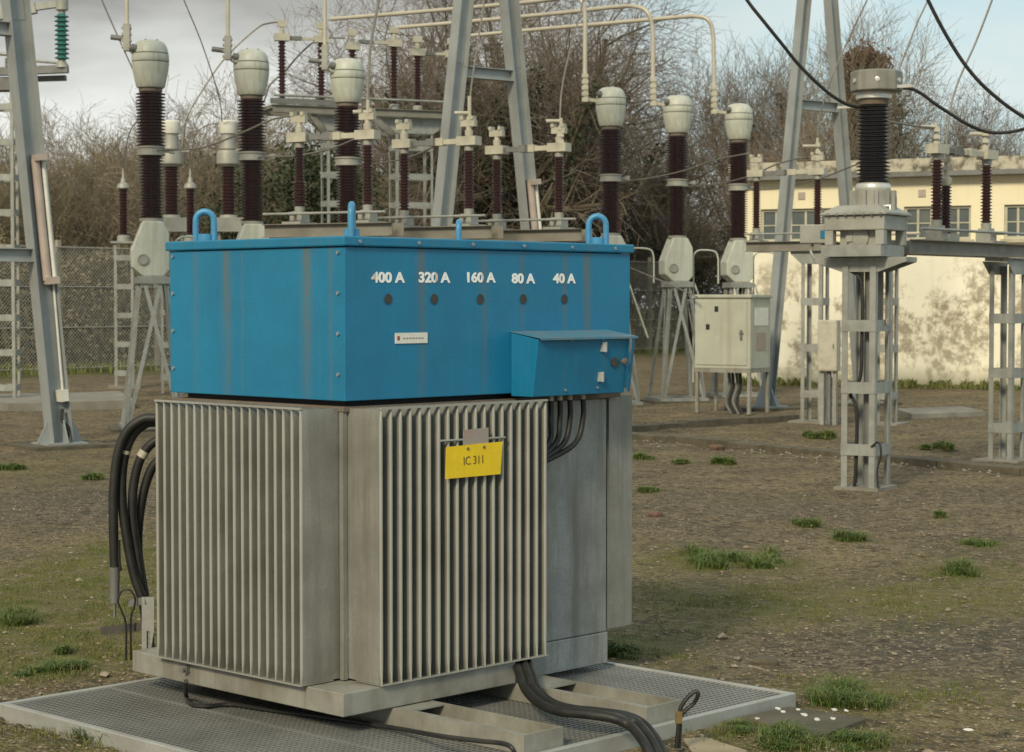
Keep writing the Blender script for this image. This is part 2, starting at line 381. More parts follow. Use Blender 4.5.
# ---------------------------------------------------------------- world, sun, camera
def build_light():
    w = bpy.data.worlds.new('World'); SC.world = w; w.use_nodes = True
    nt = w.node_tree; bg = nt.nodes['Background']
    az, el = math.atan2(-0.38, -0.925), R(33)
    sky = nt.nodes.new('ShaderNodeTexSky'); sky.sky_type = 'NISHITA'; sky.sun_disc = False
    sky.sun_elevation = el; sky.sun_rotation = az
    sky.air_density = 1.0; sky.dust_density = 1.2; sky.ozone_density = 1.0
    tc = nt.nodes.new('ShaderNodeTexCoord')
    s = nt.nodes.new('ShaderNodeSeparateXYZ'); nt.links.new(tc.outputs['Generated'], s.inputs[0])
    mp = nt.nodes.new('ShaderNodeMapping'); mp.inputs['Scale'].default_value = (1.0, 1.0, 3.2); mp.inputs['Location'].default_value = (0.35, 0.0, 0.1)
    nt.links.new(tc.outputs['Generated'], mp.inputs[0])
    n1 = tex(nt, mp.outputs[0], 5.0, 6, 0.55)
    # cloud cover: thick to the left, thin veil to the right
    side = ramp(nt, math_n(nt, 'ADD', math_n(nt, 'MULTIPLY', s.outputs[0], 1.6), 0.5), [(0.0, 0.95), (0.42, 0.85), (0.62, 0.5), (0.9, 0.42)])
    cov = ramp(nt, math_n(nt, 'ADD', math_n(nt, 'SUBTRACT', n1, 0.5), side), [(0.25, 0), (0.65, 1)])
    n2 = tex(nt, mp.outputs[0], 9.0, 5, 0.5)
    up = ramp(nt, math_n(nt, 'ADD', s.outputs[2], math_n(nt, 'MULTIPLY', math_n(nt, 'SUBTRACT', n2, 0.5), 0.10)), [(0.095, 0), (0.15, 1), (0.4, 0.5)])
    left = ramp(nt, math_n(nt, 'ADD', math_n(nt, 'MULTIPLY', s.outputs[0], 1.6), 0.5), [(0.1, 1), (0.55, 0.55), (0.75, 0.0)])
    dk = mixc(nt, 1.0, up, left, 'MULTIPLY')
    cl = mixc(nt, dk, (8.2, 8.4, 8.0), (3.0, 3.0, 2.8))
    skyc = mixc(nt, 0.75, sky.outputs[0], (5.0, 7.4, 7.8))
    nt.links.new(mixc(nt, cov, skyc, cl), bg.inputs[0])
    bg.inputs[1].default_value = 0.088
    L = bpy.data.lights.new('sun', 'SUN'); L.energy = 2.5; L.angle = R(11); L.color = (1.0, 0.88, 0.64)
    o = bpy.data.objects.new('sun', L); COL.objects.link(o)
    d = Vector((math.sin(az) * math.cos(el), math.cos(az) * math.cos(el), math.sin(el)))
    o.rotation_euler = d.to_track_quat('Z', 'Y').to_euler(); o.location = d * 60
    c = bpy.data.cameras.new('camera'); c.lens = F / 1024 * 36; c.sensor_width = 36; c.clip_end = 2000; c.clip_start = 0.1
    c.dof.use_dof = True; c.dof.focus_distance = 7.9; c.dof.aperture_fstop = 11
    co = bpy.data.objects.new('camera', c); COL.objects.link(co)
    co.location = CAM; co.rotation_euler = (math.pi / 2 - TH, 0, 0)
    SC.camera = co
    SC.view_settings.view_transform = 'Standard'; SC.view_settings.look = 'None'
    SC.view_settings.exposure = 0.25; SC.view_settings.gamma = 1.0; SC.view_settings.use_curve_mapping = False
    SC.render.engine = 'CYCLES'; SC.cycles.use_denoising = True
    SC.cycles.max_bounces = 6; SC.cycles.transparent_max_bounces = 8
build_light()

# ---------------------------------------------------------------- ground
TX = Matrix.Translation((-0.614, 7.35, 0)) @ Matrix.Rotation(R(46), 4, 'Z')     # frame of the transformer: x along its right face, y along its left face
TXI = TX.inverted()
FA, FB = Vector((-9.5, 46.0, 0)), Vector((5.06, 64.0, 0))       # two points on the fence line
FD = (FB - FA).normalized(); FN = Vector((-FD.y, FD.x, 0))
def blob(x, y, px, py, rx, ry):
    g = PZ(px, py); return math.exp(-(((x - g.x) / rx) ** 2 + ((y - g.y) / ry) ** 2))
MOSS = [(60, 600, .55, 1.5, 1.6), (20, 640, .5, 1.0, 1.3), (120, 560, .5, 1.5, 1.2), (100, 660, .4, .5, .9), (40, 740, .6, .4, .6), (710, 560, .5, .5, .9), (800, 600, .9, .9, .65),
        (980, 570, .5, 1.0, .6), (930, 600, .6, .7, .5), (700, 600, .5, .7, .6), (860, 690, .35, .35, .6), (780, 740, .5, .3, .6), (640, 650, .3, .5, .7), (970, 690, .5, .5, .35), (60, 470, 1.0, 2.5, .3)]
GREY = [(60, 500, 1.2, 1.7, .9), (955, 636, .5, .6, 2.2), (760, 505, 1.1, 1.2, .35), (700, 640, .5, .6, .5), (30, 720, .5, .4, .7), (820, 520, 1.5, 2, .2)]
TUFTS = [  # px, py (foot), width px, height px, label
    (735, 560, 105, 16, 'wide low grass patch in the open gravel right of the transformer'),
    (855, 538, 34, 14, 'bright grass tuft on bare gravel below the instrument pedestal'),
    (806, 524, 22, 10, 'small grass tuft up-left of the bright one below the pedestal'),
    (985, 542, 36, 9, 'flat grass tuft near the right picture edge'),
    (940, 516, 14, 7, 'tiny tuft right of the instrument pedestal foot'),
    (955, 570, 36, 16, 'pale straggly weed clump below the flat right edge tuft'),
    (845, 706, 64, 24, 'tall leafy weed clump behind the dark concrete cover'),
    (790, 748, 54, 19, 'leafy weed growing against the front of the dark concrete cover'),
    (860, 748, 40, 16, 'weed tuft at the right front corner of the dark cover'),
    (737, 738, 18, 14, 'small weed between tray corner and dark cover'),
    (618, 662, 34, 20, 'grass tuft at the back corner of the metal tray beside the tank'),
    (641, 458, 22, 10, 'dark tuft in front of the kerb close to the blue transformer'),
    (683, 462, 16, 7, 'small tuft in front of the kerb, second from the transformer'),
    (722, 463, 20, 10, 'dark tuft in front of the kerb, third from the transformer'),
    (648, 491, 16, 6, 'flat tuft beside the tank halfway to the kerb'),
    (819, 437, 34, 14, 'green bush-like tuft at the foot of the far lattice column'),
    (935, 448, 30, 10, 'grass tuft behind the kerb right of the pedestal'),
    (200, 588, 0, 0, ''),
    (16, 468, 28, 9, 'pale grass tuft at the left picture edge near the gantry foot'),
    (92, 478, 18, 9, 'small grass tuft right of the gantry foot slab'),
    (14, 618, 46, 18, 'yellow green weed patch at the left picture edge'),
    (70, 652, 20, 12, 'small green tuft left of the hanging cables'),
    (62, 672, 34, 14, 'green weed clump behind the left corner of the tray'),
    (98, 744, 32, 20, 'green tuft at the front edge of the tray'),
    (30, 676, 24, 10, 'thin yellowish tuft behind the tray near the left corner'),
    (266, 395, 0, 0, ''),
]
TUFT_SPOTS = [(PZ(a, b).x, PZ(a, b).y, w * PZ(a, b).y / F / 2) for a, b, w, h, l in TUFTS if w]
def masks(x, y):
    m = sum(w * blob(x, y, a, b, rx, ry) for a, b, rx, ry, w in MOSS)
    g = sum(w * blob(x, y, a, b, rx, ry) for a, b, rx, ry, w in GREY)
    for gx, gy, W in TUFT_SPOTS:
        if abs(y - gy) < 1.5 and abs(x - gx) < 1.5: m += .75 * math.exp(-(((x - gx) / (W * 1.1 + .05)) ** 2 + ((y - gy) / (W * .8 + .16)) ** 2))
    n = noise.fractal(Vector((x * 0.8, y * 0.8, 3.1)), 1.0, 2.0, 4)
    m += max(0, n * 0.5 - 0.12); g += max(0, noise.fractal(Vector((x * 0.5, y * 0.5, 9.1)), 1.0, 2.0, 3) * 0.5)
    far = (Vector((x, y, 0)) - FA).dot(FN)
    gr = min(1, max(0, (far + 3.0 + 2 * noise.noise(Vector((x * .4, y * .4, 1)))) / 2.5)) if y > 30 else 0
    return min(1, m), min(1, g), gr
def hz(x, y):
    a = 0.014 if y < 20 else 0.03
    k = 1.0 if y < 60 else 0
    e = min(1.0, max(0.0, (y - 4) / 2)) * k
    z = e * a * noise.fractal(Vector((x * 1.3, y * 1.3, 0)), 1.0, 2.0, 4) - 0.012
    if 4 < y < 11 and abs(x) < 4:       # soil has banked up against the tray
        q = TXI @ Vector((x, y, 0)); dx = max(-0.676 - q.x, 0, q.x - 1.634); dy = max(-0.854 - q.y, 0, q.y - 1.246)
        d = math.hypot(dx, dy)
        if d > 0: z += 0.042 * math.exp(-(d / 0.8) ** 2)
    return z
def build_ground():
    xs = [-300, -150, -80, -50] + [-36 + i * 1.5 for i in range(16)] + [-12 + i * 0.5 for i in range(17)]
    xs += [-3.6 + i * 0.09 for i in range(96)] + [5.2 + i * 0.5 for i in range(16)] + [14 + i * 1.5 for i in range(16)] + [50, 80, 150, 300]
    ys = [-120, -40, -10, 0, 3] + [5 + i * 0.1 for i in range(90)] + [14.2 + i * 0.35 for i in range(60)] + [36 + i * 1.2 for i in range(36)] + [85, 110, 150, 220, 400]
    vs = []; mo = []; gy = []; gr = []
    for y in ys:
        for x in xs:
            vs.append((x, y, hz(x, y)))
            a, b, c = masks(x, y); mo.append(a); gy.append(b); gr.append(c)
    nx = len(xs)
    fs = [(j * nx + i, j * nx + i + 1, (j + 1) * nx + i + 1, (j + 1) * nx + i) for j in range(len(ys) - 1) for i in range(nx - 1)]
    me = bpy.data.meshes.new('ground'); me.from_pydata(vs, [], fs)
    me.polygons.foreach_set('use_smooth', [True] * len(fs))
    for nme, data in (('moss', mo), ('grey', gy), ('grass', gr)):
        me.attributes.new(nme, 'FLOAT', 'POINT').data.foreach_set('value', data)
    me.materials.append(M['ground'])
    o = bpy.data.objects.new('ground', me); COL.objects.link(o); tag(o, 'brown gravel ground with moss and weeds', kind='structure')
build_ground()

def on_pad(p, m=0.02):
    q = TXI @ Vector(p); return -0.676 - m < q.x < 1.634 + m and -0.854 - m < q.y < 1.25 + m

def build_gravel():
    mb = MB(); r = random.Random(3)
    for i in range(15000):
        y = 6.0 + 12 * r.random() ** 1.7; x = (r.random() * 2 - 1) * (0.30 * y)
        if on_pad((x, y, 0)): continue
        s = 0.0035 + 0.009 * r.random() ** 2.8
        if r.random() < 0.012: s *= r.uniform(1.8, 3.2)
        a = r.random() * 6.28; ca, sa = math.cos(a), math.sin(a); z = hz(x, y) + s * 0.25
        sx, sy, sz = s * r.uniform(.8, 1.5), s * r.uniform(.7, 1.1), s * r.uniform(.45, .8)
        vs = []
        for px, py, pz in ((1, 0, 0), (0, 1, 0), (-1, 0, 0), (0, -1, 0), (.2, .1, 1), (0, 0, -1), (.62, .6, .5), (-.6, -.55, .55)):
            px *= sx; py *= sy
            vs.append((x + px * ca - py * sa, y + px * sa + py * ca, z + pz * sz))
        mb.add(vs, [(0, 6, 4), (6, 1, 4), (1, 2, 4), (2, 7, 4), (7, 3, 4), (3, 0, 4), (0, 1, 6), (2, 3, 7), (1, 0, 5), (2, 1, 5), (3, 2, 5), (0, 3, 5)])
    tag(mb.build('gravel', 'pebble'), 'loose brown pebbles scattered over the yard', kind='stuff')
build_gravel()

def build_litter():
    mb = MB(); r = random.Random(41)
    for i in range(3800):
        y = 6.0 + 16 * r.random() ** 1.5; x = (r.random() * 2 - 1) * 0.30 * y
        if on_pad((x, y, 0)): continue
        if noise.noise(Vector((x * .9, y * .9, 4))) < -.1: continue
        s = r.uniform(.007, .019); a = r.random() * 6.28; z = hz(x, y) + .006
        ca, sa = math.cos(a) * s, math.sin(a) * s; k = r.uniform(.12, .5)
        mb.add([(x - ca, y - sa, z), (x - sa * k, y + ca * k, z + r.uniform(0, .008)), (x + ca, y + sa, z + r.uniform(0, .012)), (x + sa * k, y - ca * k, z)], [(0, 1, 2, 3)])
    tag(mb.build('leaf_litter', 'litter'), 'dead leaf scraps and bark crumbs strewn over the gravel', kind='stuff')
M['litter'] = weathered('leaf_litter', (0.075, 0.045, 0.024), (0.2, 0.13, 0.06), 9, 0.9, 0, (0.4, 0.62))
build_litter()
def build_chippings():
    mb = MB(); r = random.Random(31)
    for i in range(190):
        px = r.uniform(600, 1000); py = 431 + (px - 560) * .094 + r.gauss(2, 3.0); g = PZ(px, py); s = r.uniform(.008, .024)
        vs = [(g.x + a * s * r.uniform(.7, 1.2), g.y + b * s, .01 + c * s) for a, b, c in ((1, 0, 0), (0, 1, 0), (-1, 0, 0), (0, -1, 0), (0, 0, .7))]
        mb.add(vs, [(0, 1, 4), (1, 2, 4), (2, 3, 4), (3, 0, 4)])
    tag(mb.build('pale_chippings', 'concrete'), 'pale stone chippings strewn along the kerb', kind='stuff')
build_chippings()

def blade(mb, r, x, y, z, h, w, lean, az):
    ca, sa = math.cos(az), math.sin(az); bx, by = -sa * w / 2, ca * w / 2
    l1, l2 = lean * h * 0.35, lean * h
    p1 = (x + ca * l1, y + sa * l1, z + h * 0.6); tip = (x + ca * l2, y + sa * l2, z + h * (1 - 0.25 * lean))
    mb.add([(x - bx, y - by, z - .005), (x + bx, y + by, z - .005), (p1[0] + bx * .8, p1[1] + by * .8, p1[2]), (p1[0] - bx * .8, p1[1] - by * .8, p1[2]), tip], [(0, 1, 2, 3), (3, 2, 4)])
def build_weeds():
    mb = MB(); r = random.Random(5); n = 0
    while n < 30000:
        y = 6.2 + 10 * r.random() ** 1.5; x = (r.random() * 2 - 1) * 0.29 * y
        if on_pad((x, y, 0), 0.0): continue
        m = masks(x, y)[0] * 0.9
        k = noise.fractal(Vector((x * 3, y * 3, 5)), 1.0, 2.0, 3)
        n += 0.25
        if r.random() > m * m or k < -0.02: continue
        n += 1
        h = r.uniform(.006, .022) * (1 + max(0, k))
        for q in range(4):
            blade(mb, r, x + r.gauss(0, .01), y + r.gauss(0, .014), hz(x, y), h, .003, r.uniform(.2, 1.0), r.random() * 6.28)
    tag(mb.build('short_weeds', 'grass_short'), 'short mossy weeds growing thinly over the gravel', kind='stuff')
build_weeds()

def build_tufts():
    r = random.Random(11)
    for px, py, w, h, lab in TUFTS:
        if not w: continue
        g = PZ(px, py); mpp = g.y / F; W = w * mpp / 2; H = h * mpp
        mb = MB(); nb = int(220 + 22 * w + 320 * (g.y < 9))
        nc = max(2, int(w / 7)); cs = [(r.uniform(-.85, .85) * W, r.uniform(-1, 1) * min(max(W, .05) * 1.2, .35), r.uniform(.35, 1)) for _ in range(nc * 2)]
        for i in range(nb):
            cx, cy, k = r.choice(cs)
            x = cx + r.gauss(0, .3) * min(W, .08); y = cy + r.gauss(0, .4) * min(W, .08)
            blade(mb, r, x, y, hz(g.x + x, g.y + y) if g.y < 14 else 0, H * k * r.uniform(.3, 1.2), max(.0045, 0.8 * mpp), r.uniform(.5, 1.9), r.random() * 6.28)
        o = mb.build('grass_tuft', 'grass'); o.location = (g.x, g.y, 0)
        tag(o, lab, 'grass tuft', 'weed tufts growing in the gravel yard')
build_tufts()

# ---------------------------------------------------------------- transformer
def lx(px, y):          # local x on the plane local y = const that shows at column px
    k = (px - CX) / F; o = TX @ Vector((0, y, 0)); d = TX.to_3x3() @ Vector((1, 0, 0))
    return (k * o.y - o.x) / (d.x - k * d.y)
def ly(px, x):
    k = (px - CX) / F; o = TX @ Vector((x, 0, 0)); d = TX.to_3x3() @ Vector((0, 1, 0))
    return (k * o.y - o.x) / (d.x - k * d.y)
def lz(py, x, y):
    D = (TX @ Vector((x, y, 0))).y; return P(CX, py, D).z
def fins(mb, axis, a0, n, pitch, b0, b1, z0, z1, t=0.0155):
    # hollow rounded plates that stand from b0 (tank wall) to b1 (outer edge), stacked along the other axis; pinched shut at both ends
    sg = 1 if b1 > b0 else -1; h = t / 2
    for i in range(n):
        a = a0 + i * pitch
        arc = [(math.sin(k), math.cos(k)) for k in (math.pi / 2, math.pi * .38, math.pi * .25, math.pi * .1)]
        half = [(h * .45, b0), (h * .5, b0 + sg * .012), (h * .98, b0 + sg * .05)] + [(h * x, b1 - sg * h * (1 - y)) for x, y in arc]
        sec = half + [(0, b1)] + [(-x, y) for x, y in reversed(half)]
        n8 = len(sec); vs = []
        for z, kx in ((z0, .22), (z0 + .012, .3), (z0 + .03, .7), (z0 + .06, 1), (z1 - .045, 1), (z1 - .018, .7), (z1, .3)):
            for s_, b_ in sec:
                s2 = a + s_ * kx
                vs.append((b_, s2, z) if axis == 'y' else (s2, b_, z))
        fs = [(j * n8 + k, j * n8 + (k + 1) % n8, (j + 1) * n8 + (k + 1) % n8, (j + 1) * n8 + k) for j in range(6) for k in range(n8)]
        mb.add(vs, fs, True)
        mb.add(vs[:n8], [tuple(range(n8))]); mb.add(vs[-n8:], [tuple(range(n8))])
def build_transformer():
    T = thing('transformer', 'large blue and grey neutral transformer with ribbed radiators and ampere markings on a metal tray', 'transformer')
    T.matrix_world = TX
    tank = MB().bb(.03, 1.51, .045, 1.03, .24, 1.236).build('tank', 'tank', T, bevel=.006)
    MB().bb(.026, 1.514, .041, 1.034, .106, .2385).build('tank_skirt', 'tank', tank, bevel=.004)
    MB().bb(.004, 1.56, .012, 1.06, 1.238, 1.256).build('tank_cover', 'rusty', T)
    MB().bb(.05, 1.5, .06, 1.02, 1.2565, 1.275).build('gasket', 'dark', T)
    base = MB().bb(-.145, .75, -.15, ly(130, -.145), .149, .235).build('base_frame', 'skid', T, bevel=.004)
    n, pt = 19, .0487
    r1 = MB(); fins(r1, 'y', .052, n, pt, .032, -.175, .243, 1.25)
    r1.bb(-.179, -.165, .046, .052 + 18 * pt + .006, 1.2505, 1.258).bb(-.181, -.02, .046, .052 + 18 * pt + .006, .2385, .2425)
    r1.bb(-.02, .0325, .048, .93, .2445, 1.249)
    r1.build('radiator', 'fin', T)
    r2 = MB(); fins(r2, 'x', .037, n, pt, .047, -.16, .243, 1.25)
    r2.bb(.031, .037 + 18 * pt + .006, -.164, -.150, 1.2505, 1.258).bb(.031, .037 + 18 * pt + .006, -.166, -.02, .2385, .2425)
    r2.bb(.033, .915, -.005, .0475, .2445, 1.249)
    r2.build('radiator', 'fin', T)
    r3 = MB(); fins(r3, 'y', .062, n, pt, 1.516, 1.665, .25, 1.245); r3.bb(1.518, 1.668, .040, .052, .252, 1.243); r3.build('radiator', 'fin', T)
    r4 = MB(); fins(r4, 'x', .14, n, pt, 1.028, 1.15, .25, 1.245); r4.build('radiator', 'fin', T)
    # seam strip at the front corner
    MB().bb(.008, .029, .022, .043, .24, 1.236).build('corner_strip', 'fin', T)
    # blue terminal housing
    hs = MB().bb(0, 1.605, 0, 1.07, 1.277, 1.846).build('terminal_housing', 'blue', T, bevel=.003)
    MB().bb(-.014, 1.619, -.014, 1.084, 1.848, 1.885).build('lid', 'blue_plain', hs, bevel=.006)
    bm = MB()
    for z in (1.825, 1.676, 1.526, 1.375):
        for y in (.035, 1.045): bm.cyl((0, y, z), .010, .009, 8, Matrix.Rotation(R(-90), 3, 'Y'))
    for px in (419, 473, 524, 572): bm.cyl((lx(px, -.014), -.013, 1.866), .008, .008, 8, Matrix.Rotation(R(90), 3, 'X'))
    me_list = []
    for z in (1.825, 1.676, 1.526, 1.375):
        for y in (.035, 1.045):
            MB().cyl((.001, y, z), .0075, .008, 8, Matrix.Rotation(R(-90), 3, 'Y')).build('bolt', 'bolt', hs)
    for px in (360, 419, 473, 524, 572, 615):
        MB().cyl((lx(px, -.014), -.013, 1.866), .007, .006, 8, Matrix.Rotation(R(90), 3, 'X')).build('bolt', 'bolt', hs)
    X90 = Matrix.Rotation(R(90), 3, 'X')
    for txt, px in (('400 A', 388), ('320 A', 434), ('160 A', 480), ('80 A', 523), ('40 A', 564)):
        x = lx(px, 0)
        text_part('ampere_marking', txt, .053, 'marking', hs, Vector((x, -.0015, lz(278 if px < 500 else 279, x, 0))), X90, .0020, 1.27)['label'] = 'white marking ' + txt
        z = lz(299, x, 0)
        h = MB().lathe([(.0225, 0), (.0225, .0012), (.0205, .0014), (.0200, .0006)], (x, -.0005, z), 20, X90)
        h.build('hole_rim', 'blue_plain', hs)
        MB().cyl((x, -.0006, z), .0195, .002, 18, X90).build('sight_hole', 'rusty_dark', hs)
    x = lx(411, 0); z = lz(338, x, 0)
    MB().bb(x - .083, x + .083, -.004, 0, z - .02, z + .02).build('paper_label', 'white_plastic', hs)
    MB().bb(x - .074, x - .062, -.0047, -.0042, z - .008, z + .008).build('red_mark', 'red', hs)
    mm = MB()
    for i in range(7): mm.bb(x - .045 + i * .016, x - .034 + i * .016, -.0047, -.0042, z - .003, z + .002)
    mm.build('small_print', 'grey_print', hs)
    # lifting lugs, one near each corner, each in the plane of the diagonal
    ctr = Vector((.80, .535))
    for cx, cy in ((.075, .045), (.06, .915), (1.50, .93), (1.475, .07)):
        d = Vector((-.719, -.695)) if cx < .1 and cy > .5 or cx > 1 and cy < .5 else Vector((.0, 1.0))
        ang = R(-46) if (cx < .1) != (cy < .5) else R(44)
        u = Vector((math.cos(ang), math.sin(ang), 0))
        pts = []
        c0 = Vector((cx, cy, 1.886))
        for k in range(17):
            a = math.pi * (k / 16)
            pts.append(c0 + u * (-.036 * math.cos(a)) + Vector((0, 0, .082 + .036 * math.sin(a))))
        pts = [c0 - u * .036, c0 - u * .037 + Vector((0, 0, .045))] + pts + [c0 + u * .037 + Vector((0, 0, .045)), c0 + u * .036]
        MB().tube(pts, .0128, 10).cyl(c0 - Vector((0, 0, .002)), .03, .03, 14).build('lifting_lug', 'lug_blue', T)
    # control box on the right hand face
    x0, x1 = lx(511, 0), lx(628, -.14)
    cb = MB()
    poly = [(0, 1.266), (-.118, 1.266), (-.15, 1.494), (0, 1.52)]
    vs = [(x0, y, z) for y, z in poly] + [(x1, y, z) for y, z in poly]
    cb.add(vs, [(0, 1, 2, 3), (7, 6, 5, 4), (0, 4, 5, 1), (1, 5, 6, 2), (2, 6, 7, 3), (3, 7, 4, 0)])
    C = cb.build('control_box', 'blue_plain', T, bevel=.003)
    rf = MB(); pr = [(.0, 1.524), (-.168, 1.4985), (-.168, 1.490), (-.1655, 1.490), (-.1655, 1.496), (0, 1.5205)]
    vs = [(x0 - .004, y - .001, z + .0015) for y, z in pr] + [(x1 + .03, y - .001, z + .0015) for y, z in pr]
    n6 = len(pr); rf.add(vs, [tuple(range(n6)), tuple(range(2 * n6 - 1, n6 - 1, -1))] + [(i, i + n6, (i + 1) % n6 + n6, (i + 1) % n6) for i in range(n6)])
    rf.build('rain_hood', 'blue_dusty', C)
    def fy(z): return -.118 - .032 * (z - 1.266) / .228
    MB().add([(x1 + .001, fy(1.27) - .012, 1.27), (x1 + .003, fy(1.49) - .012, 1.49), (x1 + .03, fy(1.49) - .002, 1.49), (x1 + .03, fy(1.27) - .002, 1.27),
              (x1 + .001, fy(1.27) - .016, 1.27), (x1 + .003, fy(1.49) - .016, 1.49), (x1 + .03, fy(1.49) - .006, 1.49), (x1 + .03, fy(1.27) - .006, 1.27)],
             [(0, 1, 2, 3), (7, 6, 5, 4), (0, 4, 5, 1), (1, 5, 6, 2), (2, 6, 7, 3), (3, 7, 4, 0)]).build('edge_flap', 'blue_plain', C)
    for px, py in ((603, 347), (600, 377)):
        z = lz(py, 1.25, -.14); x = lx(px, fy(z))
        MB().bb(x - .013, x + .013, fy(z) - .012, fy(z) + .004, z - .019, z + .019).bb(x - .002, x + .002, fy(z) - .0165, fy(z) - .0125, z - .021, z + .021).build('hinge', 'alu', C)
    z = lz(362, 1.34, -.14); x = lx(614, fy(z))
    MB().cyl((x, fy(z) + .004, z), .02, .008, 18, X90).build('sight_hole', 'rusty_dark', C)
    x = lx(624.5, fy(z) - .02)
    MB().lathe([(.006, 0), (.006, .012), (.014, .014), (.014, .022), (.004, .025)], (x, fy(z) - .005, z + .002), 12, X90).build('knob', 'rusty', C)
    for px, py in ((571, 340), (602, 340), (565, 390), (597, 389)):
        z = lz(py, 1.1, -.14); x = lx(px, fy(z))
        MB().cyl((x, fy(z), z), .005, .006, 8, X90).build('screw', 'bolt', C)
    # cable glands and cables below the control box, running behind the radiator
    for i, px in enumerate((551, 560, 570, 583)):
        x = lx(px, -.05); xe = .895 - .012 * (i % 2)
        pts = spline([(x, -.05, 1.267), (x, -.05, 1.16), (x - .012 - .016 * i, -.052, 1.075 - .006 * i), (.945 + .006 * i, -.045, .995 - .006 * i), (.895, -.03, .93 - .008 * i), (.87, -.024, .87 - .008 * i), (.855, -.022, .78)], 7)
        cbl = MB().tube(pts, .0115, 10).build('control_cable', 'rubber', T)
        MB().cyl((x, -.05, 1.243), .012, .022, 8).build('gland', 'cream', cbl)
    # small bits: lifting strap on the back, base earthing lug
    yb = ly(186, -.146)
    MB().bb(-.162, -.1455, yb - .012, yb + .012, .195, .222).cyl((-.162, yb, .205), .010, .014, 8, Matrix.Rotation(R(-90), 3, 'Y')).build('earth_lug', 'galv_dark', T)
    return T
M['rusty_dark'] = weathered('dark_dusty_plug', (0.045, 0.045, 0.045), (0.07, 0.055, 0.045), 20, 0.7)
M['red'] = weathered('red_print', (0.4, 0.04, 0.03), (0.35, 0.04, 0.03), 20, 0.6)
M['grey_print'] = weathered('grey_print', (0.3, 0.3, 0.29), (0.25, 0.25, 0.24), 20, 0.6)
build_transformer()

def build_pad():
    T = thing('bund_tray', 'low galvanised tray with open grating under the blue transformer', 'metal tray'); T.matrix_world = TX
    a0, a1, b0, b1 = -.69, 1.634, -.854, 1.262
    w = .03
    fr = MB().bb(a0, a1, b0, b0 + w, -.02, .083).bb(a0, a1, b1 - w, b1, -.02, .083).bb(a0, a0 + w, b0 + w, b1 - w, -.02, .083).bb(a1 - w, a1, b0 + w, b1 - w, -.02, .083)
    fr.build('tray_rim', 'rim', T, bevel=.004)
    MB().bb(a0 + w, a1 - w, b0 + w, b1 - w, .0, .045).build('tray_floor', 'dark', T)
    g = MB(); p = .027
    x = a0 + w + .012
    while x < a1 - w:
        g.bb(x - .003, x + .003, b0 + w, b1 - w, .048, .0755); x += p
    y = b0 + w + .010; k = 0
    while y < b1 - w:
        g.bb(a0 + w, a1 - w, y - .0045, y + .0045, .058, .0775); y += p
    g.build('grating', 'grate', T)
    m2 = MB().bb(.30, .318, b0 + w, b1 - w, .05, .079).bb(-.2, -.185, b0 + w, b1 - w, .05, .0785)
    m2.build('grating_joint', 'grate', T)
build_pad()

def build_skids():
    for i, (x0, x1, lab) in enumerate(((.10, .30, 'near steel skid channel under the transformer with a thin cable across its end'),
                                      (.756, .956, 'open steel skid channel under the tank end, crossed by thick black cables'))):
        m = MB(TX); y0, y1, z0, z1, t = -.815, 1.0, .0788, .147, .008
        m.bb(x0, x0 + t, y0 + t, y1, z0, z1).bb(x1 - t, x1, y0 + t, y1, z0, z1).bb(x0 + t, x1 - t, y0 + t, y1, z0, z0 + t).bb(x0, x1, y0, y0 + t, z0, z1)
        m.bb(x0 + t, x0 + .03, y0 + t, y1, z1 - .006, z1 - .0005)
        yo = ly(406 if i == 0 else 543, x0)
        m.bb(x0 + t + .001, x1 - t - .001, yo, .99, z1 - .008, z1 - .001)
        o = m.build('skid_channel', 'skid', loc=TX @ Vector((x0, y0, z0)))
        tag(o, lab, 'steel channel')
build_skids()

